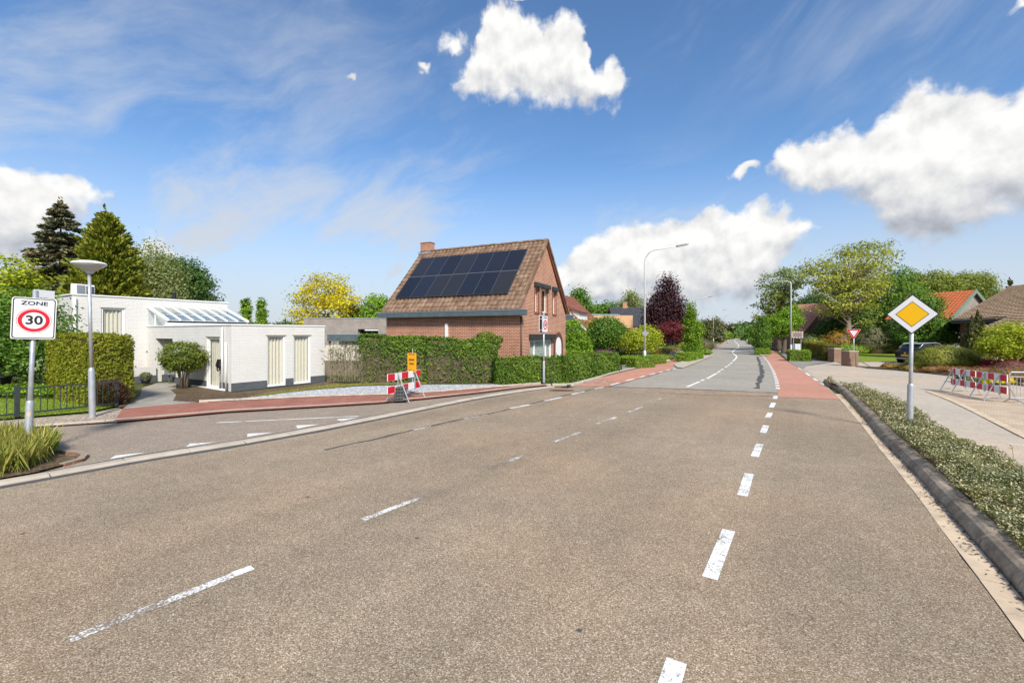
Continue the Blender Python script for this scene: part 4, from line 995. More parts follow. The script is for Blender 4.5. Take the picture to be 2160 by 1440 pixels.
# roof
ex, ez, rx, rz = -.40, 3.64, RX, RZ
sl = math.hypot(rx - ex, rz - ez); sd = Vector(((rx - ex) / sl, 0, (rz - ez) / sl)); nn = Vector((-sd.z, 0, sd.x))
ra = math.atan2(sd.z, sd.x)
def on_roof(y, t, h=0.0): return Vector((ex, y, ez)) + sd * t + nn * h
roof = MB()
for s_ in (0, 1):
    f = (lambda x, y, z: (x, y, z)) if s_ == 0 else (lambda x, y, z: (2 * RX - x, y, z))
    a = [on_roof(-.10, 0, -.16), on_roof(LY + .12, 0, -.16), on_roof(LY + .12, sl, -.16), on_roof(-.10, sl, -.16)]
    b = [on_roof(-.10, 0, -.02), on_roof(LY + .12, 0, -.02), on_roof(LY + .12, sl, -.02), on_roof(-.10, sl, -.02)]
    roof.hexa([f(*q) for q in a], [f(*q) for q in b])
roof = roof.build('roof', M['tile_brown'], bh)
NC, NR_ = 31, 17; cw = (LY + .22) / NC; rh = sl / NR_
tm = MB(); prof = []
for k in range(7):
    u = k / 6; prof.append((u * cw * 1.02, .018 + .042 * math.sin(math.pi * min(1, u * 1.35)) ** 2 if u < .74 else .018))
vs = []
for (y_, h_) in prof: vs += [(0, y_, h_ + .030), (rh * 1.06, y_, h_ + .002), (0, y_, h_ - .012)]
fs = []
for k in range(6): fs += [(3 * k, 3 * k + 1, 3 * k + 4, 3 * k + 3), (3 * k + 2, 3 * k, 3 * k + 3, 3 * k + 5)]
tm.add(vs, fs); tile_me = tm.mesh('tile', M['tile'])
PY0, PY1, PT0, PT1 = .85, 8.62, .185 * sl, .842 * sl
rg = np.random.RandomState(4)
for r_ in range(NR_):
    for c_ in range(NC):
        y_ = -.10 + c_ * cw; t_ = r_ * rh
        if y_ > PY0 - .02 and y_ + cw < PY1 + .02 and t_ > PT0 - .02 and t_ + rh < PT1 + .02: continue
        p = on_roof(y_, t_, rg.uniform(-.004, .006)); o = link('tile', tile_me, roof, p); o.rotation_euler = (0, -ra, 0)
for k in range(24):
    y_ = -.12 + k * (LY + .26) / 24
    rt = MB(); rt.prism([(.15 * math.cos(math.pi * q / 6) + RX, .13 * math.sin(math.pi * q / 6) + RZ - .03 + .012 * (k % 2)) for q in range(7)], y_, y_ + .41, 'y').build('ridge_tile', M['tile'], roof)
# verge tiles down the gable edge
for k in range(NR_):
    q = on_roof(-.16, k * rh, .03); vt = MB(Matrix.Translation(q) @ Matrix.Rotation(-ra, 4, 'Y')); vt.box(0, rh * 1.05, -.03, .10, -.10, .05).build('verge_tile', M['tile'], roof)
    q2 = Vector((2 * RX - q.x, q.y, q.z)); vt = MB(Matrix.Translation(q2) @ Matrix.Rotation(math.pi + ra, 4, 'Y') @ Matrix.Rotation(math.pi, 4, 'X')); vt.box(0, rh * 1.05, -.10, .03, -.10, .05).build('verge_tile', M['tile'], roof)
# brick band under the ridge, box gutters
for s_ in (0, 1):
    x0, x1 = (-.47, -.002) if s_ == 0 else (LX + .002, LX + .47)
    g_ = MB().box(x0, x1, -.42, LY + .35, EZ - .02, EZ + .26).build('box_gutter', M['fascia'], bh)
    MB().box(x0 - .02, x1 + (.02 if s_ else -.0), -.44, LY + .37, EZ + .262, EZ + .30).build('gutter_lip', M['zinc'], g_)
MB().tube([(.02, -.06, 0), (.02, -.06, EZ - .05)], .045, 10).build('downpipe', M['brown_pipe'], bh, smooth=True)
ch = MB().box(RX - .05, RX + .50, LY - .62, LY + .18, RZ - 1.4, RZ + .62).build('chimney', M['red_brick'], bh)
MB().box(RX - .09, RX + .54, LY - .66, LY + .22, RZ + .622, RZ + .68).build('cap', M['concrete'], ch)
MB().box(RX - .22, RX + .06, LY - .75, LY + .25, RZ - .30, RZ - .05).build('lead_flashing', M['zinc'], ch)
# solar panels
pw_, ph_ = (PY1 - PY0) / 7, (PT1 - PT0) / 2
pmb = MB().box(.006, ph_ - .03, .006, pw_ - .006, .0, .035); pan_me = pmb.mesh('solar_panel', M['solar'])
fr = MB()
for (a, b, c, d) in [(0, ph_ - .024, 0, .014), (0, ph_ - .024, pw_ - .014, pw_), (0, .014, .014, pw_ - .014), (ph_ - .038, ph_ - .024, .014, pw_ - .014)]: fr.box(a, b, c, d, -.01, .038)
fr_me = fr.mesh('frame', plain('dark_panel_frame', (.10,.105,.115), .4, .1, 3, metal=.3))
for r_ in range(2):
    for c_ in range(7):
        o = link('solar_panel', pan_me, bh, on_roof(PY0 + c_ * pw_, PT0 + r_ * ph_, .14)); o.rotation_euler = (0, -ra, 0)
        link('frame', fr_me, o)
for t_ in (PT0 + ph_ - .02,):
    q = on_roof(PY0, t_, .13); MB(Matrix.Translation(q) @ Matrix.Rotation(-ra, 4, 'Y')).box(-.012, .022, 0, PY1 - PY0, -.02, .04).build('mounting_rail', M['alu'], bh)
for t_ in (PT0 + .3, PT0 + ph_ - .35, PT0 + ph_ + .3, PT1 - .35):
    q = on_roof(PY0 - .06, t_, .10); MB(Matrix.Translation(q) @ Matrix.Rotation(-ra, 4, 'Y')).box(0, .05, 0, PY1 - PY0 + .12, -.03, .03).build('mounting_rail', M['alu'], bh)
MB().box(-.10, -.002, 4.55, 4.72, 1.2, 2.95).build('flue_pipe', M['white'], bh)

# ---- lesser buildings behind
def gable_house(name, label, p0, rz, lx, ly, eave, ridge, wallm, roofm, over=.3, group=None, steps=18, chimney=None, along='y'):
    """ridge runs along local y; front eave at local x = 0"""
    t = thing(name, label, 'house', p0, rz, group=group)
    w = MB(); f = lambda u, d, z: (u, d, z)
    tf = lambda u: eave + (ridge - .12 - eave) * (1 - abs(u - lx / 2) / (lx / 2))
    wall(w, f, lx, tf, [], .25, (lx / 2,)); wall(w, lambda u, d, z: (u, ly - d, z), lx, tf, [], .25, (lx / 2,))
    w.box(0, .25, .25, ly - .25, 0, eave); w.box(lx - .25, lx, .25, ly - .25, 0, eave); w.build('wall', wallm, t)
    sl_ = math.hypot(lx / 2 + over, (ridge - eave) * (lx / 2 + over) / (lx / 2)); a_ = math.atan2(ridge - eave, lx / 2)
    for s_ in (0, 1):
        r_ = MB(); n_ = max(4, int(sl_ / .34))
        for i in range(n_):   # courses of tiles, each lapping the one below
            t0, t1 = sl_ * i / n_, sl_ * (i + 1.08) / n_
            m_ = int((ly + 2 * over) / .34); prev = None; vs = []; fs = []
            for k in range(2 * m_ + 1):
                y_ = -over + (ly + 2 * over) * k / (2 * m_); h_ = .03 if k % 2 else 0.0
                for t_, hh in ((t0, .05 + h_), (t1, .015 + h_)):
                    x_ = -over + t_ * math.cos(a_) - hh * math.sin(a_); z_ = ridge - math.tan(a_) * (lx / 2 + over) + t_ * math.sin(a_) + hh * math.cos(a_)
                    vs.append((x_ if s_ == 0 else lx - x_, y_, z_))
            fs = [(2 * k, 2 * k + 1, 2 * k + 3, 2 * k + 2) for k in range(2 * m_)]
            r_.add(vs, fs)
        slab = MB(); za = ridge - math.tan(a_) * (lx / 2 + over)
        fx = (lambda x: x) if s_ == 0 else (lambda x: lx - x)
        slab.hexa([(fx(-over), -over, za - .12), (fx(lx / 2), -over, ridge - .12), (fx(lx / 2), ly + over, ridge - .12), (fx(-over), ly + over, za - .12)],
                  [(fx(-over), -over, za), (fx(lx / 2), -over, ridge), (fx(lx / 2), ly + over, ridge), (fx(-over), ly + over, za)])
        ro_ = slab.build('roof', roofm, t); q = r_.build('roof_tiles', roofm, ro_); q['kind'] = 'stuff'
    if chimney:
        c_ = MB().box(lx / 2 - .3, lx / 2 + .3, chimney, chimney + .8, ridge - .6, ridge + .9).build('chimney', M['red_brick'], t); MB().box(lx / 2 - .36, lx / 2 + .36, chimney - .06, chimney + .86, ridge + .9, ridge + .97).build('cap', M['concrete'], c_)
    return t
def far_window(t, f, u0, u1, z0, z1, glass='dark_glass'):
    w = boxf(MB(), f, u0 + .06, u1 - .06, -.015, -.004, z0 + .06, z1 - .06).build('window', M[glass], t); m = MB()
    for a in (u0, u1 - .06): boxf(m, f, a, a + .06, -.04, -.002, z0, z1)
    for a in (z0, z1 - .06): boxf(m, f, u0 + .06, u1 - .06, -.04, -.002, a, a + .06)
    m.build('frame', M['white'], w); return w
gdir = math.atan2(.902, .433)
# grey brick flat building and the dark carport behind the brick house
gb = thing('grey_brick_building', 'long grey brick flat building behind the red brick house', 'building', S(640, 37), .10)
wall(MB(), lambda u, d, z: (u, d, z), 11.5, 3.62, [(4.35, 6.0, 2.0, 2.75)], .3).build('wall', M['grey_brick'], gb)
MB().box(0, 11.5, .3, 6, 3.3, 3.5).build('flat_roof', M['grey_box'], gb); MB().box(-.03, 11.53, -.03, .33, 3.622, 3.68).build('roof_trim', M['zinc'], gb)
wn = MB().box(4.36, 5.99, .9, .92, 2.0, 2.75).build('window', M['dark_glass'], gb); MB().box(4.36, 5.99, .32, .9, 1.96, 2.0).build('sill', M['concrete'], gb); MB().box(4.9, 5.99, .05, .3, 2.62, 2.74).build('frame', M['white'], wn); MB().box(4.36, 4.42, .3, .9, 2.0, 2.75).build('reveal', M['grey_brick'], wn)
cp = thing('carport', 'flat carport with deep dark fascia between the white and brick houses', 'carport', S(690, 30), .06)
MB().box(0, 5.4, 0, .12, 1.86, 2.30).build('fascia', M['fascia'], cp); MB().box(-.02, 5.42, -.02, 4.0, 2.302, 2.36).build('roof', M['zinc'], cp)
MB().box(1.6, 5.4, 2.4, 2.6, 0, 1.86).build('back_wall', M['red_brick'], cp); MB().box(0, 1.55, 2.4, 2.6, 0, 1.86).build('back_panel', M['cream_panel'], cp)
for x_ in (.05, 2.6, 5.2): MB().box(x_, x_ + .12, .15, .27, 0, 1.86).build('post', M['fascia'], cp)
vt = MB().tube([(4.1, 1.0, 2.36), (4.1, 1.0, 2.62)], .05, 8); vt.box(3.95, 4.25, .85, 1.15, 2.62, 2.70); vt.build('roof_vent', M['black'], cp)
MB(Matrix.Translation((5.0, 1.6, 2.36))).lathe([(.9, 0), (.82, .12), (.55, .24), (.2, .30), (0.001, .31)], 16).build('roof_dome', M['white'], cp, smooth=True)
# screen of cream panels over brown boards behind the thin hedge
gf = thing('garden_screen', 'cream panel screen over brown boards seen behind the thin hedge', 'fence', S(684, 25.2), .02)
for k in range(4): MB().box(k * .72, k * .72 + .70, 0, .05, .86, 1.72).build('panel', M['cream_panel'], gf)
for k in range(18): MB().box(k * .16, k * .16 + .15, .0, .03, 0, .85).build('board', M['wood'], gf)

h1 = gable_house('dormer_house', 'brown tiled house with white cheeked dormer beyond the brick house', (.16, 51.7, 0), math.atan2(-.433, .902), 8.5, 9, 2.9, 7.0, M['grey_brick'], M['tile_brown'])
dm = MB().hexa([(4.9, 1.0, 4.2), (7.5, 1.0, 3.2), (7.5, 4.2, 3.2), (4.9, 4.2, 4.2)], [(4.9, 1.0, 5.5), (7.5, 1.0, 4.75), (7.5, 4.2, 4.75), (4.9, 4.2, 5.5)]).build('dormer', M['white'], h1)
MB().hexa([(4.3, .75, 5.70), (7.8, .75, 4.70), (7.8, 4.45, 4.70), (4.3, 4.45, 5.70)], [(4.3, .75, 6.3), (7.8, .75, 4.86), (7.8, 4.45, 4.86), (4.3, 4.45, 6.3)]).build('dormer_roof', M['tile_brown'], dm)
MB().hexa([(8.85, -.38, 2.50), (4.25, -.38, 6.93), (4.25, -.31, 6.93), (8.85, -.31, 2.50)], [(8.85, -.38, 2.72), (4.25, -.38, 7.18), (4.25, -.31, 7.18), (8.85, -.31, 2.72)]).build('barge_board', M['white'], h1)
for u in (5.2, 6.4, 7.2): far_window(h1, lambda a, d, z: (a, d, z), u, u + .6, .9, 2.2)
ph = thing('peach_house', 'peach rendered flat roofed house with corner balcony behind the round green tree', 'house', S(1235, 64), .12)
wall(MB(), lambda u, d, z: (u, d, z), 7.0, 5.0, [(3.9, 4.8, 2.6, 4.4), (5.2, 6.7, 2.2, 3.2)], .3).build('wall', M['peach'], ph)
MB().box(6.7, 7.0, .3, 8, 0, 5.0).build('wall', M['peach'], ph); MB().box(0, .3, .3, 8, 0, 5.0).build('wall', M['peach'], ph); MB().box(.3, 6.7, .3, 8, 4.6, 4.8).build('flat_roof', M['zinc'], ph)
MB().box(-.04, 5.0, -.05, .33, 5.002, 5.16).build('roof_trim', M['zinc'], ph)
far_window(ph, lambda a, d, z: (a, d + .34, z), 3.9, 4.8, 2.6, 4.4); MB().box(5.2, 6.7, .9, 1.0, 2.2, 3.2).build('balcony_glass', M['dark_glass'], ph); MB().box(5.3, 5.5, -.06, -.002, 1.8, 2.15).build('wall_lamp', M['white'], ph)
sh = gable_house('slate_house', 'house with dark slate roof and orange chimney beside the purple beech', S(1384, 80), R(88), 9, 7.2, 4.0, 7.3, M['red_brick'], M['tile_slate'], chimney=4.2)
far_window(sh, lambda a, d, z: (d, a, z), 1.2, 2.6, .8, 2.4); far_window(sh, lambda a, d, z: (d, a, z), 4.0, 5.6, .8, 2.4)
# ---- right-hand side
rh_ = gable_house('red_roof_house', 'house with pinkish red pantile roof among the trees', (39.9, 62.0, 0), R(20), 9.5, 4.5, 2.6, 6.7, M['pillar_brick'], M['tile_red'])
oh = gable_house('orange_roof_house', 'house with bright orange tiled roof and green gable boards', (48.6, 50.0, 0), R(20), 8.6, 6, 4.3, 7.3, M['grey_brick'], M['tile_orange'])
gm = plain('sage_green_paint', (.16,.24,.19), .6, .08, 2)
for sg in (0, 1):
    fx = (lambda x: x) if sg == 0 else (lambda x: 8.6 - x)
    MB().hexa([(fx(-.4), -.38, 3.68), (fx(4.3), -.38, 6.98), (fx(4.3), -.31, 6.98), (fx(-.4), -.31, 3.68)], [(fx(-.4), -.38, 4.12), (fx(4.3), -.38, 7.42), (fx(4.3), -.31, 7.42), (fx(-.4), -.31, 4.12)]).build('barge_board', gm, oh)
a_ = math.atan2(3.0, 4.3)
for k in range(2):
    q = Vector((1.0, 2.6 + 1.7 * k, 4.3 + 1.0 * math.tan(a_) + .10)); MB(Matrix.Translation(q) @ Matrix.Rotation(-a_, 4, 'Y')).box(0, 2.6, 0, 1.62, .02, .06).build('solar_panel', M['zinc'], oh)
# bungalow with the long tan roof sloping to the left
bg = thing('tan_roof_bungalow', 'bungalow with wide tan tiled roof behind the flower bed', 'house', (35.6, 32.3, 0))
ang = math.atan2(3.9, 11.5); dl_ = Vector((-.47, .88, 0)); 
def tanp(x, y, h=0.0): return (x + .2 * y, y, 2.72 + .40 * x + h)
def ytop(x): return 2.6 if x < 2.2 else 8 + 3.7 * (x - 2.2) / 8.4
rf = MB()
def roof_quad(x0, x1):
    q = [(x0, 0), (x1, 0), (x1, ytop(x1 - 1e-4)), (x0, ytop(x0 + 1e-4))]
    rf.hexa([tanp(x, y, -.22) for x, y in q], [tanp(x, y) for x, y in q])
roof_quad(0, 2.2); roof_quad(2.2, 10.6)
rf = rf.build('roof', M['tile_tan'], bg)
tt = MB()
for i in range(32):
    x0, x1 = 10.6 * i / 32, 10.6 * (i + 1.08) / 32; ymax = ytop(x0); n_ = int(ymax / .33); vs = []
    for k in range(2 * n_ + 1):
        y_ = ymax * k / (2 * n_); h_ = .035 if k % 2 else 0.0
        vs += [tanp(x0, y_, .075 + h_), tanp(x1, y_, .012 + h_)]
    tt.add(vs, [(2 * k, 2 * k + 1, 2 * k + 3, 2 * k + 2) for k in range(2 * n_)])
q = tt.build('roof_tiles', M['tile_tan'], rf); q['kind'] = 'stuff'
MB().hexa([tanp(10.5, 0, -.2), (21.5, 0, 2.4), (23.8, 11.7, 2.4), tanp(10.5, 11.7, -.2)], [tanp(10.6, 0, .05), (21.6, 0, 2.6), (23.9, 11.7, 2.6), tanp(10.6, 11.7, .05)]).build('roof', M['tile_tan'], bg)
MB().add([tanp(2.2, 8, -.02), tanp(10.6, 11.7, -.02), (23.8, 11.7, 2.5), (8, 14.5, 2.6)], [(0, 1, 3), (1, 2, 3)]).build('hip_roof', M['tile_tan'], bg)
MB().prism([(1.0, 0), (20.5, 0), (20.5, 2.5), (10.6, 6.6), (1.0, 2.85)], .35, .6, 'y').build('wall', M['red_brick'], bg)
MB().hexa([(3.3, 2.8, 0), (3.6, 2.8, 0), (4.6, 7.8, 0), (4.3, 7.8, 0)], [(3.3, 2.8, 3.3), (3.6, 2.8, 3.3), (4.6, 7.8, 3.3), (4.3, 7.8, 3.3)]).build('wall', M['soldier'], bg)
MB().box(1.0, 1.3, .6, 2.8, 0, 2.7).build('wall', M['red_brick'], bg)
for y_ in (3.4, 5.6):
    MB().hexa([(3.38 + .2 * (y_ - 2.8) - .12, y_, .9), (3.42 + .2 * (y_ - 2.8) - .12, y_, .9), (3.42 + .2 * (y_ - 1.4) - .12, y_ + 1.4, .9), (3.38 + .2 * (y_ - 1.4) - .12, y_ + 1.4, .9)], [(3.38 + .2 * (y_ - 2.8) - .12, y_, 2.2), (3.42 + .2 * (y_ - 2.8) - .12, y_, 2.2), (3.42 + .2 * (y_ - 1.4) - .12, y_ + 1.4, 2.2), (3.38 + .2 * (y_ - 1.4) - .12, y_ + 1.4, 2.2)]).build('window', M['dark_glass'], bg)
for xa, ya, yb in ((0, -.05, 2.65), (2.2, 2.65, 8.05)):
    MB().hexa([tanp(xa - .10, ya, -.30), tanp(xa, ya, -.34), tanp(xa, yb, -.34), tanp(xa - .10, yb, -.30)], [tanp(xa - .10, ya, .0), tanp(xa, ya, -.03), tanp(xa, yb, -.03), tanp(xa - .10, yb, .0)]).build('gutter', M['dark_shutter'], bg)
# far houses at the end of the street
for i, (px, Y, rz, lx, ly, e, r_, wm, rm, lab) in enumerate([
    (1476, 150, 92, 8, 8, 3.0, 6.4, 'white', 'tile_slate', 'small white house far down the left side of the street'),
    (1532, 260, 92, 9, 9, 5.0, 8.6, 'red_brick', 'tile_orange', 'distant orange brick house at the end of the street'),
    (1590, 250, 92, 9, 10, 4.5, 8.0, 'white', 'tile_slate', 'distant pale house with grey roof where the road bends')]):
    gable_house('far_house', lab, S(px, Y), R(rz), lx, ly, e, r_, M[wm], M[rm])
gw = thing('garden_wall', 'brown brick garden wall beside the far left footway', 'wall', S(1455, 74), R(62))
MB().box(0, 22, -.12, .12, 0, 1.5).build('wall', M['pillar_brick'], gw); MB().box(-.03, 22.03, -.16, .16, 1.502, 1.58).build('coping', M['concrete'], gw)

# ================================================================ STREET FURNITURE
def face_cam(p): return math.atan2(p[1], p[0]) - math.pi / 2
def text(name, s, size, mat, parent, loc, rot=(R(90), 0, 0), sx=1.0, ext=.001):
    cu = bpy.data.curves.new(name, 'FONT'); cu.body = s; cu.size = size; cu.align_x = 'CENTER'; cu.align_y = 'CENTER'; cu.extrude = ext; cu.resolution_u = 4; cu.offset = size * .022
    tmp = bpy.data.objects.new(name + '_tmp', cu); C.objects.link(tmp)
    dg = bpy.context.evaluated_depsgraph_get(); me = bpy.data.meshes.new_from_object(tmp.evaluated_get(dg)); bpy.data.objects.remove(tmp)
    me.name = name; me.materials.clear(); me.materials.append(mat)
    o = link(name, me, parent, loc, rot); o.scale = (sx, 1, 1); return o
def ring(mb, cx, cz, ro, ri, y0, y1, n=40):
    for k in range(n):
        a, b = 2 * math.pi * k / n, 2 * math.pi * (k + 1) / n
        mb.prism([(cx + ri * math.cos(a), cz + ri * math.sin(a)), (cx + ro * math.cos(a), cz + ro * math.sin(a)), (cx + ro * math.cos(b), cz + ro * math.sin(b)), (cx + ri * math.cos(b), cz + ri * math.sin(b))], y0, y1, 'y')
    return mb
def rrect(x0, x1, z0, z1, r, n=5):
    P = []
    for cx, cz, a0 in ((x1 - r, z1 - r, 0), (x0 + r, z1 - r, 90), (x0 + r, z0 + r, 180), (x1 - r, z0 + r, 270)):
        P += [(cx + r * math.cos(R(a0 + 90 * k / n)), cz + r * math.sin(R(a0 + 90 * k / n))) for k in range(n + 1)]
    return P
def frame_line(mb, outer, inner, y0, y1):
    n = len(outer)
    for i in range(n):
        j = (i + 1) % n; mb.prism([inner[i], outer[i], outer[j], inner[j]], y0, y1, 'y')
    return mb
def zone_sign(label, loc_, rz, zb, tilt=(0, 0), sleeve=True, blade=True, gap=.11, yaw=0.0):
    t = thing('zone_sign', label, 'traffic sign', loc_, rz, group='zone signs', tilt=tilt)
    p = MB().tube([(0, 0, 0), (0, 0, zb + .95)], .038, 14).build('pole', M['galv'], t, smooth=True)
    if sleeve:
        MB(Matrix.Identity(4)).lathe([(.06, 0), (.06, .98), (.055, 1.0), (.039, 1.02)], 14).build('sleeve', M['galv'], t, smooth=True)
        MB().add([(.0625 * math.cos(q), .0625 * math.sin(q), z) for z in (.72, .80) for q in (-2.2, -1.9, -1.6, -1.3)], [(k, k + 1, k + 5, k + 4) for k in range(3)]).build('torn_sticker', M['gutter'], t, smooth=True)
    bp = MB().prism(rrect(-.30, .30, zb, zb + .80, .045), -.075, -.05, 'y').build('panel', M['sign_white'], t)
    frame_line(MB(), rrect(-.285, .285, zb + .015, zb + .785, .04), rrect(-.27, .27, zb + .03, zb + .77, .035), -.0775, -.0752).build('border', M['black'], bp)
    cz = zb + .36
    ring(MB(), 0, cz, .215, .160, -.079, -.0752).build('red_ring', M['sign_red'], bp)
    ring(MB(), 0, cz, .236, .231, -.079, -.0752).build('thin_ring', M['sign_red'], bp)
    text('number', '30', .235, M['black'], bp, (0, -.078, cz), sx=1.02, ext=.0018); text('lettering', 'ZONE', .105, M['black'], bp, (0, -.078, zb + .69), sx=1.25, ext=.0015)
    if gap:
        b2 = MB().prism(rrect(-.30, .30, zb, zb + .80, .045), gap - .03, gap, 'y').build('rear_panel', M['sign_white'], t); MB().box(-.30, .30, -.05, gap - .03, zb + .1, zb + .14).build('bracket', M['galv'], t); MB().box(-.30, .30, -.05, gap - .03, zb + .62, zb + .66).build('bracket', M['galv'], t)
        MB().box(-.298, -.290, -.05, gap - .03, zb + .03, zb + .77).build('edge_strip', M['black'], t)
    if blade: 
        MB(Matrix.Rotation(R(28), 4, 'Z')).box(-.02, .30, -.012, .012, zb + .82, zb + .97).build('street_blade', M['sign_white'], t)
    return t
zp = S(58, 8.72)
zone_sign('white zone 30 sign with red ring on a leaning galvanised pole in long grass', (zp.x, zp.y, .04), face_cam(zp), 2.21, tilt=(0, R(1.9)))
zq = G(1147, 809); zq = Vector((zq.x, zq.y, 0))
zone_sign('narrow looking zone 30 sign on a thin pole in front of the low hedge', (zq.x, zq.y, .05), face_cam(zq) + R(66), 2.36, blade=False, sleeve=True)

# post-top lamp
lp_ = G(195, 883)
t = thing('post_lamp', 'grey post lamp with saucer shaped glass head beside the low garden fence', 'street lamp', (lp_.x, lp_.y, .05), 0, tilt=(0, R(-1.3)))
MB().lathe([(.075, 0), (.075, 1.28), (.07, 1.31), (.047, 1.36)], 14).build('base_sleeve', M['galv'], t, smooth=True)
MB().tube([(0, 0, 1.3), (0, 0, 4.02)], [.046, .038], 12).build('pole', M['galv'], t, smooth=True)
MB().lathe([(.05, 3.95), (.10, 4.0), (.11, 4.04), (.001, 4.05)], 16).build('collar', M['galv'], t, smooth=True)
hd = MB().lathe([(.11, 4.03), (.30, 4.15), (.385, 4.22), (.385, 4.235)], 28).build('lens', M['lens'], t, smooth=True)
MB().lathe([(.39, 4.232), (.36, 4.27), (.22, 4.31), (.001, 4.32)], 28).build('cap', M['white'], t, smooth=True)
MB().tube([(-.12, 0, 4.16), (.12, 0, 4.16)], .02, 8).build('lamp_tube', M['sign_yellow'], hd)

# tall street lamps
def tall_lamp(label, px, Y, side, hgt=8.2, arm=2.2, dr=None, group='tall street lamps', bend=.75):
    a = S(px, Y); t = thing('street_lamp', label, 'street lamp', a, R(25.8) * -1 if dr is None else dr, group=group)
    MB().lathe([(.10, 0), (.10, 1.1), (.08, 1.15), (.075, 1.2)], 12).build('base_sleeve', M['lamp_post'], t, smooth=True)
    pts = [(0, 0, 1.1), (0, 0, hgt - bend * 1.2)] + [(side * bend * (1 - math.cos(q)), 0, hgt - bend * 1.2 + bend * 1.1 * math.sin(q)) for q in (.4, .8, 1.2, 1.5)] + [(side * arm, 0, hgt + .05)]
    MB().tube(pts, [.075, .055, .05, .045, .04, .04, .035], 10).build('pole', M['lamp_post'], t, smooth=True)
    MB(Matrix.Translation((side * (arm + .28), 0, hgt + .10)) @ Matrix.Rotation(-side * .12, 4, 'Y')).prism([(-.40, -.05), (-.30, -.09), (.30, -.08), (.42, 0), (.30, .08), (-.30, .09), (-.40, .05)], -.05, .06).build('lamp_head', M['zinc'], t, bevel=.015)
    return t
tall_lamp('tall grey curved street lamp rising from the small hedge by the footway', 1360, 31.6, 1, hgt=8.25)
tall_lamp('tall street lamp behind the leafy column tree on the left kerb', 1464, 73, 1)
tall_lamp('distant tall street lamp next to the red cycle path', 1505, 113, 1)
tall_lamp('farthest tall street lamp on the left, by the bollard', 1514, 152, 1)
tall_lamp('tall pale street lamp in the hedge island beside the mirror', 1668.5, 49, -1, hgt=8.1, bend=.28)
tall_lamp('pale street lamp behind the column tree on the right kerb', 1622, 94, -1, hgt=8.0, bend=.28)
tall_lamp('faint far street lamp where the road bends away', 1568, 205, -1, hgt=8.0, bend=.28)

# priority-road sign
pp = S(1919, 10.7)
t = thing('priority_sign', 'yellow and white priority road diamond sign on a galvanised pole', 'traffic sign', (pp.x, pp.y, .17), face_cam(pp), tilt=(0, R(.9)))
MB().tube([(0, 0, 0), (0, 0, 2.95)], .040, 14).build('pole', M['galv'], t, smooth=True)
MB().lathe([(.062, 0), (.062, .95), (.058, .98), (.041, 1.0)], 14).build('sleeve', M['galv'], t, smooth=True)
dz, dr_ = 2.645, .475
def dia(r): return [(r, dz), (0, dz + r), (-r, dz), (0, dz - r)]
b = MB().prism(dia(dr_), -.065, -.045, 'y').build('plate', M['black'], t)
MB().prism(dia(dr_ * .935), -.0685, -.0652, 'y').build('white_field', M['sign_white'], b)
MB().prism(dia(dr_ * .635), -.0705, -.0687, 'y').build('inner_border', M['black'], b)
MB().prism(dia(dr_ * .60), -.073, -.0707, 'y').build('yellow_field', M['sign_yellow'], b)
# give way sign
gw_ = S(1801, 32.7)
t = thing('give_way_sign', 'red and white give way triangle on a thin pole by the brick pillar', 'traffic sign', gw_, face_cam(gw_))
MB().tube([(0, 0, 0), (0, 0, 2.72)], .035, 10).build('pole', M['galv'], t, smooth=True)
tri = lambda s: [(-.42 * s, 2.42 + .27 * s), (.42 * s, 2.42 + .27 * s), (0, 2.42 - .46 * s)]
b = MB().prism(tri(1.0), -.06, -.045, 'y').build('plate', M['sign_white'], t)
MB().prism(tri(.95), -.0635, -.0602, 'y').build('red_border', M['sign_red'], b); MB().prism(tri(.60), -.067, -.0637, 'y').build('white_field', M['sign_white'], b)
# back of a diamond sign on the far lamp
bk = S(1362, 31.3); t = thing('sign_back', 'grey back of a diamond sign mounted on the tall lamp pole', 'traffic sign', (bk.x - .06, bk.y - .12, 2.15), face_cam(bk))
MB().prism([(.24, .24), (0, .48), (-.24, .24), (0, 0)], -.02, .0, 'y').build('plate', M['zinc'], t)
MB().tube([(.06, .01, .24), (.06, .14, .24)], .02, 6).build('clamp', M['galv'], t)
# traffic mirror with red and white border
mr = S(1690, 43); t = thing('traffic_mirror', 'rectangular traffic mirror with red and white border on a post', 'mirror', mr, face_cam(mr))
for sx in (-.62, -.02): MB().tube([(sx, .03, 0), (sx, .03, 2.0)], .03, 8).build('post', M['galv'], t)
b = MB().prism(rrect(-.78, .16, 1.95, 2.58, .05), -.06, -.03, 'y').build('frame', M['sign_white'], t)
for k in range(8):
    u = -.75 + k * .115
    if k % 2 == 0:
        MB().box(u, u + .115, -.064, -.0602, 2.51, 2.575).build('red_block', M['sign_red'], b); MB().box(u + .0, u + .115, -.064, -.0602, 1.955, 2.02).build('red_block', M['sign_red'], b)
for k in range(3):
    for x_ in (-.775, .095): MB().box(x_, x_ + .06, -.064, -.0602, 2.05 + k * .17, 2.14 + k * .17).build('red_block', M['sign_red'], b)
MB().prism(rrect(-.69, .07, 2.04, 2.49, .08), -.066, -.0603, 'y').build('mirror_glass', plain('mirror_glass', (.52,.42,.38), .12, .1, 2, metal=.6), b)
cb = S(1680.5, 45); t = thing('utility_cabinet', 'pale grey utility cabinet behind the hedge island', 'cabinet', cb, .1)
MB().box(-.32, .32, -.2, .2, 0, 1.35).build('body', M['lamp_post'], t, bevel=.02); MB().box(-.005, .005, -.204, -.2, .1, 1.3).build('door_gap', M['black'], t)
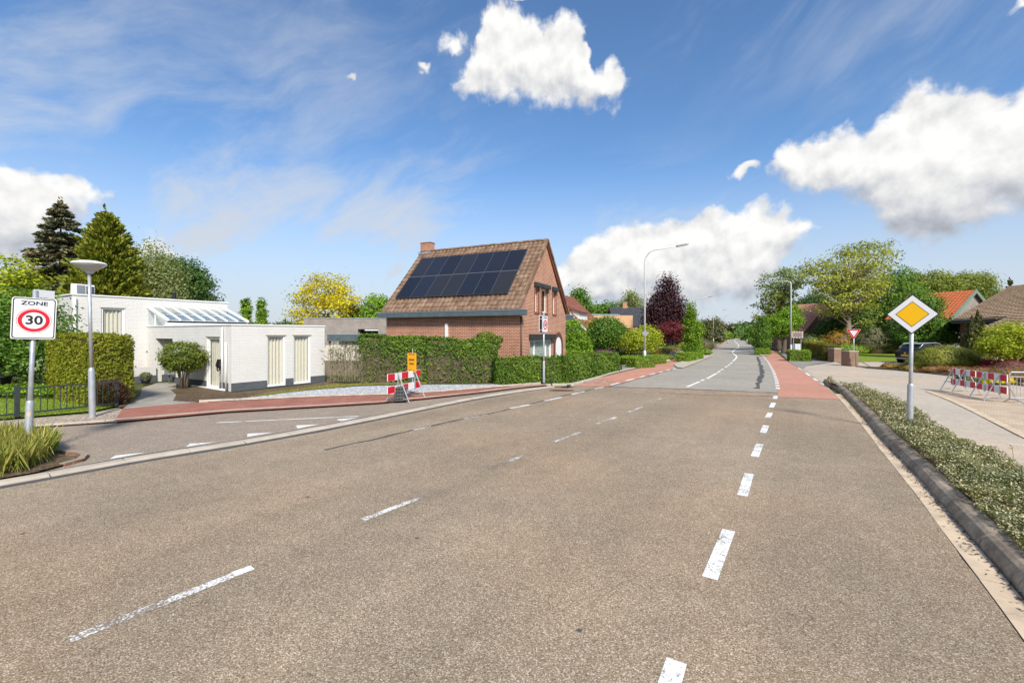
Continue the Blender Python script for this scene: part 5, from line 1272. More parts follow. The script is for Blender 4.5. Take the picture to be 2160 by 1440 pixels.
# striped bollards
for px, Y, lab in [(1535, 112, 'black and white striped bollard on the left edge of the far road'), (1575.5, 118, 'black and white striped bollard on the right edge of the far road')]:
    a = S(px, Y); t = thing('bollard', lab, 'bollard', a, 0, group='striped bollards')
    for k in range(5): MB().tube([(0, 0, k * .22), (0, 0, k * .22 + .22)], .14, 10).build('band', M['black' if k % 2 == 0 else 'white'], t)
    MB().lathe([(.14, 1.1), (.10, 1.17), (.001, 1.19)], 10).build('cap', M['black'], t)

# barriers: two boards of red and white fields on two trestles
def barrier(label, A, B, ztop, group, nf=5, legs=(.22, .78), spread=.46, first='sign_red', tilt=0.0):
    A = Vector((A[0], A[1], 0)); B = Vector((B[0], B[1], 0)); d = B - A; ln = d.length; rz = math.atan2(d.y, d.x)
    t = thing('road_barrier', label, 'barrier', A, rz, group=group)
    for zi, z in enumerate((ztop - .24, ztop - .66)):
        bd = MB().box(0, ln, -.012, .012, z, z + .24).build('board', M['sign_white'], t)
        w = ln / nf
        for k in range(0, nf, 2):
            MB().box(k * w + .006, (k + 1) * w - .006, -.016, .016, z + .008, z + .232).build('red_field', M['sign_red'], bd)
    for q in legs:
        x = ln * q
        for sg in (-1, 1):
            MB().tube([(x, sg * spread, .02), (x, sg * .03, ztop - .02)], .020, 8).build('leg', M['galv'], t)
        MB().tube([(x, -spread * .88, .14), (x, spread * .88, .14)], .014, 6).build('cross_bar', M['galv'], t)
        MB().box(x - .03, x + .03, -.035, -.017, ztop - .70, ztop + .01).build('upright', M['galv'], t)
    return t
bl = barrier('red and white trestle barrier with orange notice standing on the brick pavement', (-4.08, 14.75), (-3.42, 16.75), 1.03, 'red and white road barriers', legs=(.28, .80))
# orange notice fixed to the left barrier's far post
no = thing('orange_notice', 'orange notice board with two dark text lines clamped above the barrier', 'notice', (-3.62, 16.28, .60), face_cam((-3.6, 16.3)) - R(52))
MB().tube([(0, .03, 0), (0, .03, 1.22)], .02, 8).build('post', M['galv'], no)
b = MB().prism(rrect(-.24, .24, .38, 1.06, .02), -.012, .008, 'y').build('board', M['sign_orange'], no)
for z0 in (.42, 1.0): MB().box(-.17, .17, -.0145, -.0122, z0, z0 + .022).build('bar', M['black'], b)
for k in range(6): MB().box(-.15 + k * .052, -.15 + k * .052 + .034, -.0145, -.0122, .78, .85).build('letter_mark', M['black'], b)
for k in range(5): MB().box(-.12 + k * .052, -.12 + k * .052 + .034, -.0145, -.0122, .64, .70).build('letter_mark', M['black'], b)
# dark ballast block under it
bb = thing('ballast_block', 'dark pitted recycled plastic ballast block under the trestle barrier', 'block', (-3.80, 15.35, .075), .3)
blk = MB().box(-.20, .20, -.14, .14, 0, .48).build('body', M['recycled'], bb, bevel=.012)
for i in range(4):
    for j in range(4): MB().box(-.17 + i * .09, -.11 + i * .09, -.149, -.141, .05 + j * .11, .10 + j * .11).build('pit', M['black'], blk)
for q in bl.children: pass
b1 = barrier('red and white trestle barrier nearest the golden heather bed', (17.85, 18.3), (17.32, 16.82), .97, 'red and white road barriers', legs=(.12, .62))
b2 = barrier('red and white trestle barrier joined to the steel crowd fence', (17.28, 16.74), (16.72, 15.2), .97, 'red and white road barriers', legs=(.30, .80))
# steel crowd fence
A = Vector((16.85, 15.25, 0)); cf = thing('crowd_fence', 'galvanised steel crowd control fence with vertical bars', 'barrier', A, R(-4))
fl = 2.3
MB().tube([(0, 0, .14), (0, 0, 1.0), (.06, 0, 1.06), (fl - .06, 0, 1.06), (fl, 0, 1.0), (fl, 0, .14)], .02, 8).build('frame', M['galv'], cf, smooth=True)
MB().tube([(0, 0, .18), (fl, 0, .18)], .016, 8).build('bottom_rail', M['galv'], cf); MB().tube([(0, 0, .9), (fl, 0, .9)], .012, 8).build('top_rail', M['galv'], cf)
for k in range(1, 20): MB().tube([(fl * k / 20, 0, .18), (fl * k / 20, 0, .9)], .008, 6).build('bar', M['galv'], cf)
for x in (.15, fl - .15): MB().tube([(x, -.34, .02), (x, -.14, .13), (x, .14, .13), (x, .34, .02)], .018, 8).build('foot', M['galv'], cf)

# low garden fence on the left
P1, P2 = Vector((-13.78, 12.54, 0)), Vector((-12.68, 14.42, 0)); P0 = P1 - (P2 - P1) * 1.05
gfc = thing('metal_fence', 'low anthracite steel garden fence with vertical bars along the front lawn', 'fence', (P1.x, P1.y, .04), math.atan2((P2 - P1).y, (P2 - P1).x))
fl = (P2 - P1).length
for x, h in ((0, .88), (fl, .80), (-fl * 1.05, .80)): MB().box(x - .05, x + .05, -.05, .05, 0, h).build('post', M['fence_dark'], gfc, bevel=.006)
for x0, x1, h in ((.05, fl - .05, .80), (-fl * 1.05 + .05, -.05, .70)):
    MB().box(x0, x1, -.02, .02, h - .04, h).build('top_rail', M['fence_dark'], gfc); MB().box(x0, x1, -.02, .02, .07, .11).build('bottom_rail', M['fence_dark'], gfc)
    n = 15
    for k in range(1, n): 
        x = x0 + (x1 - x0) * k / n; MB().box(x - .009, x + .009, -.009, .009, .11, h - .04).build('bar', M['fence_dark'], gfc)
# wheeled bin half hidden behind the ground cover
bn = S(8, 16.6); t = thing('wheelie_bin', 'black wheeled bin lid showing above the laurel ground cover', 'bin', (bn.x - .3, bn.y, .03), .4)
MB().hexa([(-.24, -.26, 0), (.24, -.26, 0), (.24, .26, 0), (-.24, .26, 0)], [(-.29, -.34, .70), (.29, -.34, .70), (.29, .34, .70), (-.29, .34, .70)]).build('body', M['black'], t, bevel=.02)
MB().box(-.32, .40, -.37, .37, .70, .77).build('lid', M['black'], t, bevel=.025)
# potted plant by the porch
pt = loc((-.75, 6.1, .06)); t = shrub('potted_plant', 'small bushy plant in a dark pot by the porch plinth', pt, .24, .24, .52, L['olive'], 420, .045, seed=31, core=False, cat='plant', zc=.34)
MB().lathe([(.001, 0), (.15, 0), (.21, .22), (.19, .22), (.001, .20)], 14).build('pot', M['black'], t, smooth=True)
# brick gate pillars and a stay
for px, Y, w_, h_, lab in [(1760.5, 37.6, .66, 1.16, 'brown brick gate pillar at the end of the clipped beech hedge'), (1792.5, 33.0, .72, 1.12, 'weathered brick gate pillar behind the give way sign')]:
    a = S(px, Y); t = thing('gate_pillar', lab, 'pillar', a, R(6), group='brick gate pillars')
    MB().box(-w_ / 2, w_ / 2, -w_ / 2, w_ / 2, 0, h_ - .07).build('shaft', M['pillar_brick'], t); MB().box(-w_ / 2 - .02, w_ / 2 + .02, -w_ / 2 - .02, w_ / 2 + .02, h_ - .068, h_).build('cap', M['concrete'], t)
a = S(1806, 32.2); t = thing('post_stay', 'thin wooden post with slanting stay beside the gate pillar', 'post', a, R(-20))
MB().box(-.04, .04, -.04, .04, 0, .95).build('post', M['wood'], t); MB().tube([(.04, 0, .55), (.85, 0, .02)], .03, 6).build('stay', M['wood'], t)
a = S(1934, 33.2); t = thing('marker_post', 'slim grey marker post standing at the rear wheel of the dark car', 'post', a); MB().box(-.04, .04, -.04, .04, 0, .80).build('post', M['galv'], t); MB().box(-.05, .05, -.05, .05, .80, .84).build('cap', M['white'], t)
a = S(1303, 40); t = thing('stone_pillar', 'pale stone gate pillar in the garden under the round green tree', 'pillar', a, .2); MB().box(-.19, .19, -.19, .19, 0, .90).build('shaft', M['granite'], t); MB().box(-.21, .21, -.21, .21, .902, .95).build('cap', M['granite'], t)

# ================================================================ VEHICLES
def car(name, label, loc_, rz, paint, L_=4.58, Wd=1.85, Hh=1.63, cat='car', roofm=None, plate=True, group=None):
    """front towards local +x; stations of half sections lofted into body and cabin"""
    t = thing(name, label, cat, loc_, rz, group=group); w = Wd / 2
    def loft(sts, closed=True):
        mb = MB(); vs = []; n = len(sts[0])
        for s in sts: vs += s
        fs = [(i * n + k, i * n + (k + 1) % n, (i + 1) * n + (k + 1) % n, (i + 1) * n + k) for i in range(len(sts) - 1) for k in range(n)]
        fs += [tuple(range(n)), tuple(range((len(sts) - 1) * n, len(sts) * n))]
        mb.add(vs, fs); return mb
    def sec(x, zb, zs, wf, zt):  # lower body ring
        h = [(wf * .80, zb), (wf * .97, zb + .12), (wf, (zb + zs) / 2), (wf * .985, zs - .05), (wf * .93, zs), (wf * .45, zt)]
        return [(x, y, z) for y, z in h] + [(x, -y, z) for y, z in h[::-1]]
    a = L_ / 2; k = Hh / 1.63
    st = [sec(-a, .42, .90 * k, w * .72, .92 * k), sec(-a + .06, .34, .98 * k, w * .88, 1.02 * k), sec(-a + .35, .27, 1.05 * k, w * .97, 1.10 * k), sec(-a + 1.0, .24, 1.04 * k, w, 1.08 * k), sec(0, .24, 1.0 * k, w * .99, 1.04 * k),
          sec(a - 1.35, .24, .98 * k, w, 1.03 * k), sec(a - .7, .26, .90 * k, w * .98, .97 * k), sec(a - .2, .32, .78 * k, w * .90, .84 * k), sec(a, .42, .66 * k, w * .70, .70 * k)]
    body = loft(st).build('body', paint, t, smooth=True)
    md = body.modifiers.new('subdivision', 'SUBSURF'); md.levels = 1; md.render_levels = 2
    def cab(x, y0, y1, z0, z1): 
        h = [(y0, z0), (y1 * 1.03, z0 + (z1 - z0) * .62), (y1 * .95, z1 - .05), (y1 * .6, z1)]
        return [(x, y, z) for y, z in h] + [(x, -y, z) for y, z in h[::-1]]
    zb_ = 1.02 * k
    cs = [cab(-a + .22, w * .80, w * .70, zb_, zb_ + .10), cab(-a + .72, w * .90, w * .73, zb_, Hh - .10), cab(-a + 1.3, w * .92, w * .75, zb_, Hh - .015), cab(0, w * .92, w * .76, zb_, Hh), cab(a - 1.9, w * .91, w * .74, zb_, Hh - .06), cab(a - 1.1, w * .88, w * .70, zb_ - .05, zb_ + .03)]
    g_ = loft(cs).build('windows', M['dark_glass'], t, smooth=True)
    md = g_.modifiers.new('subdivision', 'SUBSURF'); md.levels = 1; md.render_levels = 2
    rf_ = MB(); xs = [-a + .62, -a + 1.1, -a + 1.7, 0, a - 1.95]; zz = [Hh - .085, Hh - .01, Hh + .014, Hh + .016, Hh - .035]
    vs = []; 
    for x, z in zip(xs, zz): vs += [(x, w * .66, z - .02), (x, w * .4, z), (x, -w * .4, z), (x, -w * .66, z - .02)]
    rf_.add(vs, [(4 * i + j, 4 * i + j + 1, 4 * i + j + 5, 4 * i + j + 4) for i in range(4) for j in range(3)]).build('roof', roofm or paint, t, smooth=True)
    for sg in (-1, 1):
        MB().tube([(-a + .45, sg * w * .76, zb_ + .22), (-a + .95, sg * w * .735, Hh - .05), (0, sg * w * .735, Hh + .01), (a - 1.9, sg * w * .73, Hh - .05), (a - 1.2, sg * w * .84, zb_ + .05)], .03, 6).build('roof_rail', roofm or paint, t, smooth=True)
        for x in (-.25,): MB().tube([(x, sg * w * .93, zb_ + .02), (x - .05, sg * w * .765, Hh - .06)], .035, 6).build('pillar', paint, t)
        for x in (-a + .85, a - .90):
            wh_ = MB(Matrix.Translation((x, sg * (w - .12), .345)) @ Matrix.Rotation(R(90), 4, 'X')).lathe([(.19, -.115), (.31, -.115), (.345, -.08), (.345, .08), (.31, .115), (.19, .115)], 22).build('wheel', M['tyre'], t, smooth=True)
            rm = MB(Matrix.Translation((x, sg * (w - .12), .345)) @ Matrix.Rotation(R(90), 4, 'X')); rm.lathe([(.001, -.07), (.2, -.09), (.235, -.118), (.235, .118), (.2, .09), (.001, .07)], 20); rm.build('rim', M['alu'], wh_, smooth=True)
            MB(Matrix.Translation((x, sg * (w - .055), .36)) @ Matrix.Rotation(R(90), 4, 'X')).lathe([(.36, -.05), (.41, -.05), (.41, .05), (.36, .05)], 22).build('wheel_arch', M['tyre'], t, smooth=True)
        MB().box(a - 1.75, a - 1.55, sg * w * .98, sg * (w + .14), zb_ - .02, zb_ + .13).build('mirror', paint, t, bevel=.03)
        MB(Matrix.Translation((-a + .075, sg * w * .60, .93 * k))).box(-.05, .05, -.24, .24, -.05, .05).build('tail_light', M['tail'], t, bevel=.02)
        MB(Matrix.Translation((a - .16, sg * w * .62, .70 * k))).box(-.06, .06, -.2, .2, -.06, .06).build('headlight', M['alu'], t, bevel=.02)
    MB().box(-a - .005, -a + .16, -w * .55, w * .55, .905 * k, .945 * k).build('light_bar', M['tail'], t)
    if plate:
        MB().box(-a - .035, -a - .02, -.26, .26, .60, .71).build('number_plate', M['plate'], t)
    MB().box(-a - .02, -a + .10, -w * .80, w * .80, .36, .44).build('bumper_trim', M['zinc'], t, bevel=.02)
    MB(Matrix.Translation((-a - .012, 0, .83 * k)) @ Matrix.Rotation(R(90), 4, 'Y')).lathe([(.001, -.012), (.065, -.012), (.065, .012), (.001, .012)], 16).build('badge', M['alu'], t)
    return t
cpos = S(1932, 36.3)
car('parked_car', 'dark blue black crossover car with silver roof rails parked on the driveway', (cpos.x + .6, cpos.y - .2, .013), R(16), M['car_black'], roofm=M['car_silver'])
cp2 = S(2026, 31.0)
car('parked_car', 'silver car mostly hidden behind the clipped mound shrub', (cp2.x, cp2.y, .05), R(-40), M['car_silver'], Hh=1.40, L_=4.3)
for px, Y, rz, pn, lab, hh in [(1509, 140, 70, 'car_white', 'small white car parked far along the left footway', 1.5), (1572, 165, 80, 'car_black', 'dark van coming along the far end of the road', 2.0), (1627, 88, 60, 'car_red', 'dark red car parked behind the column tree on the right', 1.6)]:
    a = S(px, Y); car('parked_car', lab, a, R(rz), M[pn], Hh=hh, L_=4.6 if hh > 1.8 else 4.2)

# ================================================================ TREES, HEDGES, PLANTS
# --- left garden
hy = (-.85, .527); hx = (.527, .85)
c0 = Vector((-13.45, 14.3, 0))
hd = hedge('yew_hedge', 'tall clipped golden green yew hedge beside the white house path', [c0 + Vector(hx).to_3d() * .55, c0 + Vector(hx).to_3d() * .55 + Vector(hy).to_3d() * 4.3], 1.15, 2.28, L['yew'], .045, 1000, seed=41, both=True, core='twig')
q = MB(); e = .04
shrub('dead_growth', 'brown bare dead growth at the foot of the yew hedge end', (-12.95, 14.55, 0.04), .52, .42, .85, leaf('dead_twig', (.04,.022,.014), (.085,.048,.03), (.14,.085,.055), .05), 1500, .06, seed=42, core=False, axis=(0, 0, 1))
ptree('hornbeam_hedge', 'big loose bright green hornbeam bush behind the zone sign', -10, 17.5, [(10,700,110,75), (70,745,55,60), (-120,690,110,90), (-60,780,150,40), (40,650,60,40)], L['green'], ncl=420, per=46, ls=.075, cr=.5, tr=.07, seed=43, stems=5, cat='shrub', shell=.8)
sp_ = thing('shrub_sprigs', 'long leafy sprigs sticking up before the white wall', 'shrub', S(112, 17.2), 0)
rg = np.random.RandomState(44); pts = []; st_ = MB()
for dx, dz, n in [(.0, 3.0, 60), (.25, 3.45, 70), (.55, 3.1, 60), (.75, 3.55, 60), (.45, 2.7, 50)]:
    a_ = Vector((dx * .4 - .1, 0, 0)); b_ = Vector((dx, .1 * rg.normal(), dz)); st_.tube([a_, a_.lerp(b_, .6) + Vector((-.06, 0, .1)), b_], [.014, .01, .004], 5)
    s_ = rg.uniform(.25, 1, n); pts += [tuple(a_.lerp(b_, q_) + Vector((rg.normal() * .06, rg.normal() * .06, rg.normal() * .04))) for q_ in s_]
st_.build('stems', M['bark'], sp_); foliage('foliage', sp_, pts, .05, L['green'], seed=44)
rg = np.random.RandomState(45)
gc_p = [S(-200, 15.6), S(118, 15.9), S(128, 16.9), S(60, 17.6), S(-240, 17.2)]
xy = scatter(gc_p, 7000, rg); z_ = .10 + .32 * rg.uniform(.4, 1, len(xy)) * (1 + .3 * np.sin(xy[:, 0] * 5))
gc_ = thing('ground_cover', 'low bright laurel ground cover between lawn and bushes', 'ground cover', (0, 0, 0)); o = foliage('foliage', gc_, np.column_stack([xy, z_]), .055, L['bright'], seed=46, nrm=np.tile([0, 0, 1.0], (len(xy), 1)), spread=.8)
gc_['kind'] = 'stuff'
bb_ = S(388, 18.9, .06)
tree('ball_shrub', 'ball clipped evergreen on several bare stems before the white house', bb_, [(-.04, 0, 1.36, .80, .78, .62), (0, 0, 1.15, .72, .70, .45)], L['topi'], ncl=420, per=26, ls=.042, cr=.16, tr=.035, bark='bark_pale', seed=47, stems=8, cat='shrub', shell=1.2)
# lawn blades on the left lawn and the long grass round the zone sign
rg = np.random.RandomState(48)
lawn_p = [G(-60,893), G(40,882), G(190,869), G(240,858), G(225,838), G(130,828), G(-60,830)]
xy = scatter(lawn_p, 16000, rg); o = foliage('lawn_blades', None, np.column_stack([xy, np.full(len(xy), .045)]), .035, L['lawnblade'], seed=49, axis=np.tile([0, 0, 1.0], (len(xy), 1)), axj=.6, aspect=.16)
tag(o, 'short mown grass of the front lawn behind the low fence', 'grass'); o['kind'] = 'stuff'
isl = gp([(-140,1026),(0,1004),(50,994),(95,975),(118,958),(100,945),(60,940),(0,935),(-150,945)], .05)
xy = scatter(isl, 5200, rg); hgt = .10 + .10 * rg.uniform(0, 1, len(xy)) + .08 * np.sin(xy[:, 0] * 7) ** 2
o = foliage('long_grass', None, np.column_stack([xy, .05 + hgt]), hgt * 1.1 + .03, L['grass'], seed=50, axis=np.tile([.1, 0, 1.0], (len(xy), 1)), axj=.55, aspect=.05)
tag(o, 'long yellowing grass tuft around the foot of the zone sign', 'grass'); o['kind'] = 'stuff'
g2 = gp([(60,975),(112,962),(124,948),(100,934),(66,936)], .05)
xy = scatter(g2, 1500, rg); o = foliage('green_weeds', None, np.column_stack([xy, .18 + .12 * rg.uniform(0, 1, len(xy))]), .15, L['green'], seed=51, axis=np.tile([.5, 0, .9], (len(xy), 1)), axj=.6, aspect=.07)
tag(o, 'green grassy weeds bending over on the kerb corner', 'weeds'); o['kind'] = 'stuff'
xy = scatter(gp([(520,838),(640,824),(760,813),(900,810),(900,806),(700,811),(570,828)], .08), 4500, rg); o = foliage('verge_blades', None, np.column_stack([xy, np.full(len(xy), .10)]), .035, L['grass'], seed=52, axis=np.tile([0, 0, 1.0], (len(xy), 1)), axj=.7, aspect=.15)
tag(o, 'thin grass strip between white house and grey chippings', 'grass'); o['kind'] = 'stuff'

# --- trees behind the white house
conifer('spruce_tree', 'tall dark blue brown spruce behind the white house', S(128, 41), 14.3, 4.1, L['spruce'], seed=61, tiers=32, per=13, ls=.23, droop=.16, power=.66, tr=.28, dens=44, up=.10)
conifer('thuja_tree', 'broad yellow green conifer beside the dark spruce', S(226, 37), 12.1, 3.3, L['thuja'], seed=62, tiers=44, per=17, ls=.20, droop=-.1, power=.62, tr=.25, dens=30, up=.55)
ptree('golden_tree', 'yellow leaved tree at the edge beside the spruce', 0, 33, [(-20,640,70,70), (45,620,38,55), (20,580,40,36), (60,665,40,40), (-100,620,80,80)], L['lime'], ncl=260, per=55, ls=.14, cr=.95, tr=.14, seed=63, flat=.45)
ptree('willow_tree', 'pale grey green willow behind the flat roof', 330, 46, [(318,565,26,48), (345,600,34,45), (300,600,24,44), (370,620,24,34)], L['willow'], ncl=240, per=60, ls=.12, cr=.9, tr=.16, seed=64, flat=1.6)
ptree('oak_tree', 'dark green rounded oak behind the flue of the white house', 392, 52, [(390,585,42,36), (415,615,34,36), (360,575,26,32), (400,640,46,34)], L['dark'], ncl=300, per=52, ls=.15, cr=.9, tr=.22, seed=65)
ptree('columnar_tree', 'slim bright green column tree, the one beside the glass roof end', 518, 44, [(518,655,8,28), (519,690,9,26)], L['bright'], ncl=110, per=50, ls=.09, cr=.28, tr=.08, seed=66, group='slim column trees behind the white house')
ptree('columnar_tree', 'slim bright green column tree, the one nearer the yellow tree', 553, 44, [(552,655,7,26), (553,690,8,26)], L['bright'], ncl=100, per=50, ls=.09, cr=.28, tr=.08, seed=67, group='slim column trees behind the white house')
ptree('yellow_tree', 'spreading yellow leaved tree between white house and brick house', 690, 43, [(690,610,40,34), (655,640,38,26), (722,635,28,24), (640,668,30,20), (700,665,42,24)], L['yellow'], ncl=150, per=46, ls=.12, cr=.95, tr=.17, seed=68, flat=.42, limbs=60, fork=.2)
ptree('purple_shrub', 'dark purple small tree above the grey brick building', 748, 46, [(748,662,20,20), (740,680,26,18)], L['purple'], ncl=90, per=40, ls=.12, cr=.6, tr=.08, seed=69)
ptree('ash_tree', 'fresh green tree touching the left roof end of the brick house', 795, 44, [(797,650,24,26), (785,672,30,20), (812,680,22,20)], L['bright'], ncl=140, per=45, ls=.12, cr=.7, tr=.12, seed=70, group=None)
ptree('far_bush', 'low distant greenery behind the white house roof end', 600, 70, [(602,692,22,8), (585,695,20,6)], L['dark'], ncl=60, per=60, ls=.2, cr=1.0, tr=.1, seed=71)

# --- hedges round the brick house
hedge('thin_hedge', 'thin half bare hedge beside the white house corner', [S(694, 21.7), S(757, 21.6)], .35, [1.86, 1.95], L['hedge_dull'], .05, 190, seed=80, bare=.72, core='twig') if False else None
th = thing('thin_hedge', 'thin half bare row of hedge stems beside the white house corner', 'hedge', S(692, 21.6, .06)); rg = np.random.RandomState(80); st_ = MB(); pts = []
for k in range(46):
    x = 1.75 * (k + rg.uniform(0, 1)) / 46; y = rg.normal() * .07; h = rg.uniform(1.5, 1.9); p1 = Vector((x + rg.normal() * .06, y + rg.normal() * .05, h))
    st_.tube([(x, y, 0), (x + rg.normal() * .03, y, h * .5), p1], [.015, .012, .006], 4, caps=False)
    for j in range(5):
        z = rg.uniform(.5, h); e_ = Vector((x + rg.normal() * .16, y + rg.normal() * .08, z + rg.uniform(.1, .3))); st_.tube([(x, y, z), e_], [.007, .003], 3, caps=False)
        pts += [tuple(e_ + Vector((rg.normal() * .05, rg.normal() * .05, rg.normal() * .05))) for _ in range(3)]
pts += [(rg.uniform(0, 1.7), rg.normal() * .1, abs(rg.normal()) * .25 + .03) for _ in range(260)]
o = st_.build('stems', M['bark_pale'], th); foliage('foliage', th, pts, .045, L['hedge_dull'], seed=81)
hedge('tall_hedge', 'tall hedge with green top and bare brown lower side', [S(762, 21.9), S(900, 21.9), S(1047, 22.2)], .75, [2.26, 2.12, 1.98], L['hedge'], .062, 640, seed=82, bare=.76, core='twig', rnd=.09)
Q = [Vector((-.75, 21.05, 0)), Vector((2.35, 21.55, 0)), Vector((6.35, 27.7, 0))]
hedge('low_hedge', 'low clipped hedge in front of the brick house gable', [p + Vector((-.05, .32, 0)) for p in Q], .62, [1.20, 1.22, 1.16], L['hedge'], .058, 560, seed=84, both=True)
tp = thing('cloud_topiary', 'cloud pruned tree with flat tufts against the brick wall', 'tree', S(1028, 23.2)); MB().tube([(0, 0, 0), (.08, 0, 1.1), (-.02, 0, 2.0), (.05, 0, 2.3)], [.05, .04, .035, .02], 6).build('trunk', M['bark'], tp)
MB().tube([(.02, 0, 1.6), (.5, .05, 1.8)], [.03, .02], 5).build('limb', M['bark'], tp)
rg = np.random.RandomState(85)
for cx_, cz_, rx_, rz_ in [(-.08, 2.22, .52, .24), (.55, 2.05, .26, .20), (.45, 1.7, .24, .14)]:
    d = rg.normal(size=(900, 3)); d /= np.linalg.norm(d, axis=1, keepdims=True); d *= rg.uniform(.7, 1.05, (900, 1)); foliage('tuft', tp, d * [rx_, rx_ * .8, rz_] + [cx_, 0, cz_], .05, L['topi'], seed=86, nrm=d, spread=.8)
for px, Y, rx_, rz_, mt, lab in [(1185, 23.6, .45, 1.15, 'green', 'feathery green shrub before the arched door'), (1215, 25.0, .75, 1.15, 'hedge_dull', 'loose grassy shrub in the front garden of the brick house')]:
    shrub('garden_shrub', lab, S(px, Y), rx_, .4, rz_, L[mt], 900, .09, seed=int(px), axis=(0, 0, 1), core=False)
gwl = thing('low_garden_wall', 'low pale garden wall beside the brick house', 'wall', S(1196, 30.2), R(8)); MB().box(0, 1.25, -.1, .1, 0, .62).build('wall', M['concrete'], gwl); MB().box(-.02, 1.27, -.12, .12, .622, .66).build('coping', M['gutter'], gwl)
struct(sheet('white_drive', [S(1228, 38), S(1310, 36), S(1316, 40), S(1236, 42)], M['gutter'], .03))
shrub('orange_groundcover', 'orange brown ground cover patch in the garden', S(1255, 32.5), .75, .5, .42, L['rust'], 700, .06, seed=90)

# --- left side beyond the brick house
ptree('light_bush', 'tall light green bush against the far wall of the brick house', 1212, 36, [(1208,700,22,30), (1220,725,22,22), (1200,735,22,22)], L['bright'], ncl=170, per=46, ls=.085, cr=.5, tr=.06, seed=91, stems=4, cat='shrub')
conifer('dark_thuja', 'dark green clipped conifer beside the pale wall', S(1228, 37), 2.2, .85, L['thuja'], seed=92, tiers=20, per=12, ls=.10, droop=-.1, up=.4, power=.5, tr=.06, dens=18)
ptree('round_tree', 'dense round bright green maple by the footway', 1278, 40, [(1278,705,36,36), (1262,712,20,26), (1298,708,18,28)], L['green'], ncl=420, per=48, ls=.085, cr=.42, tr=.09, seed=93, shell=1.2, lvmix=.35)
shrub('purple_flowers', 'mauve flowering shrub under the round green tree', S(1275, 38.5), 1.3, .7, 1.1, L['lilac'], 1200, .075, seed=94)
conifer('golden_cypress', 'small golden cypress beside the round green tree', S(1246, 43), 3.2, .8, L['yellow'], seed=95, tiers=20, per=10, ls=.11, droop=-.1, up=.4, power=.7, tr=.05, dens=16)
ptree('maple_tree', 'spreading yellow green maple shrub behind the tall lamp', 1350, 37.5, [(1345,715,28,20), (1370,720,22,20), (1330,725,18,18), (1362,700,16,14), (1385,705,14,10)], L['lime'], ncl=210, per=42, ls=.075, cr=.5, tr=.05, seed=96, stems=4, cat='shrub', flat=.5)
shrub('cream_shrub', 'cream and bronze flowering shrub below the peach house', S(1318, 46), .95, .8, 2.1, leaf('cream_bronze', (.08,.02,.02), (.12,.05,.03), (.62,.52,.36), .2), 1500, .07, seed=97)
shrub('variegated_shrub', 'grey green low shrub beside the stone pillar', S(1322, 39), 1.2, .7, 1.0, L['olive'], 1300, .06, seed=98)
hedge('box_hedge', 'small box hedge around the foot of the tall lamp', [S(1330, 30.8), S(1372, 31.8)], 1.0, .72, L['box'], .045, 700, seed=99, both=True)
hedge('box_parterre', 'flat clipped bright green box block behind the lamp', [S(1316, 34.5), S(1388, 36.0)], 1.9, .58, L['box'], .045, 600, seed=100, both=True)
shrub('clipped_mound', 'low clipped green mound beside the pale drive', S(1398, 41), 1.15, .7, .55, L['box'], 1500, .055, seed=101); shrub('clipped_mound', 'low clipped green mound by the stone pillar', S(1335, 41), 1.3, .7, .58, L['hedge'], 1500, .055, seed=102)
struct(sheet('pale_drive', [S(1378, 36.5), S(1416, 37.5), S(1412, 39.5), S(1376, 38.5)], M['gutter'], .064))
shrub('orange_shrub', 'orange and yellow low shrub row along the far garden', S(1408, 45.5), 1.6, .8, 1.0, L['bronze'], 1500, .07, seed=103)
gl_ = thing('low_stake_fence', 'low grey stake fence in front of the orange shrubs', 'fence', S(1414, 44.2), R(28))
for k in range(14): MB().box(k * .22, k * .22 + .16, -.04, .04, 0, .62 + .04 * math.sin(k * 2.1)).build('stake', M['granite'], gl_)
ptree('purple_beech', 'tall dark purple copper beech by the left footway', 1402, 62, [(1400,650,32,36), (1385,690,26,34), (1425,685,24,36), (1408,612,18,28), (1430,655,16,28), (1376,670,16,26), (1404,715,34,20)], L['purple'], ncl=460, per=50, ls=.14, cr=.9, tr=.2, seed=104, flat=1.1)
ptree('maroon_maple', 'round maroon maple in front of the purple beech', 1418, 51, [(1416,697,26,18), (1404,700,18,15), (1432,698,16,15)], L['maroon'], ncl=230, per=48, ls=.075, cr=.45, tr=.06, seed=105, stems=3, cat='tree', shell=1.0)
ptree('column_tree', 'upright leafy column tree rising from the left kerb hedge', 1461, 41.5, [(1461,735,15,18), (1460,710,13,24), (1458,680,9,22), (1468,700,10,18), (1456,655,5,18)], L['box'], ncl=240, per=46, ls=.085, cr=.45, tr=.07, seed=106)
hedge('kerb_hedge', 'clipped hedge box at the foot of the left column tree', [S(1440, 37.6), S(1471, 43.0)], 1.15, .62, L['box'], .055, 520, seed=107, both=True, z=.07)
shrub('kerb_hedge', 'smaller clipped hedge box farther along the left kerb', S(1488, 49.5, .07), .62, 1.0, .72, L['box'], 1500, .06, seed=108, cat='hedge')
shrub('yellow_shrub', 'bright yellow shrub behind the left column tree', S(1440, 52), .8, .7, 1.4, L['yellow'], 900, .07, seed=109)
shrub('leafy_bed', 'green leafy garden plants under the maroon maple', S(1418, 49), 2.2, .8, 1.15, L['green'], 2000, .08, seed=110)
ptree('birch_tree', 'slender birch behind the chimney of the slate house', 1331, 98, [(1330,632,12,14), (1322,648,14,12), (1342,645,12,12)], L['willow'], ncl=70, per=50, ls=.22, cr=1.2, tr=.15, seed=111, flat=1.2)
ptree('poplar_tree', 'green tree rising beside the brick house gable', 1221, 66, [(1221,632,18,22), (1210,650,22,18), (1232,655,20,20), (1222,680,24,20)], L['green'], ncl=220, per=50, ls=.16, cr=.9, tr=.18, seed=112)
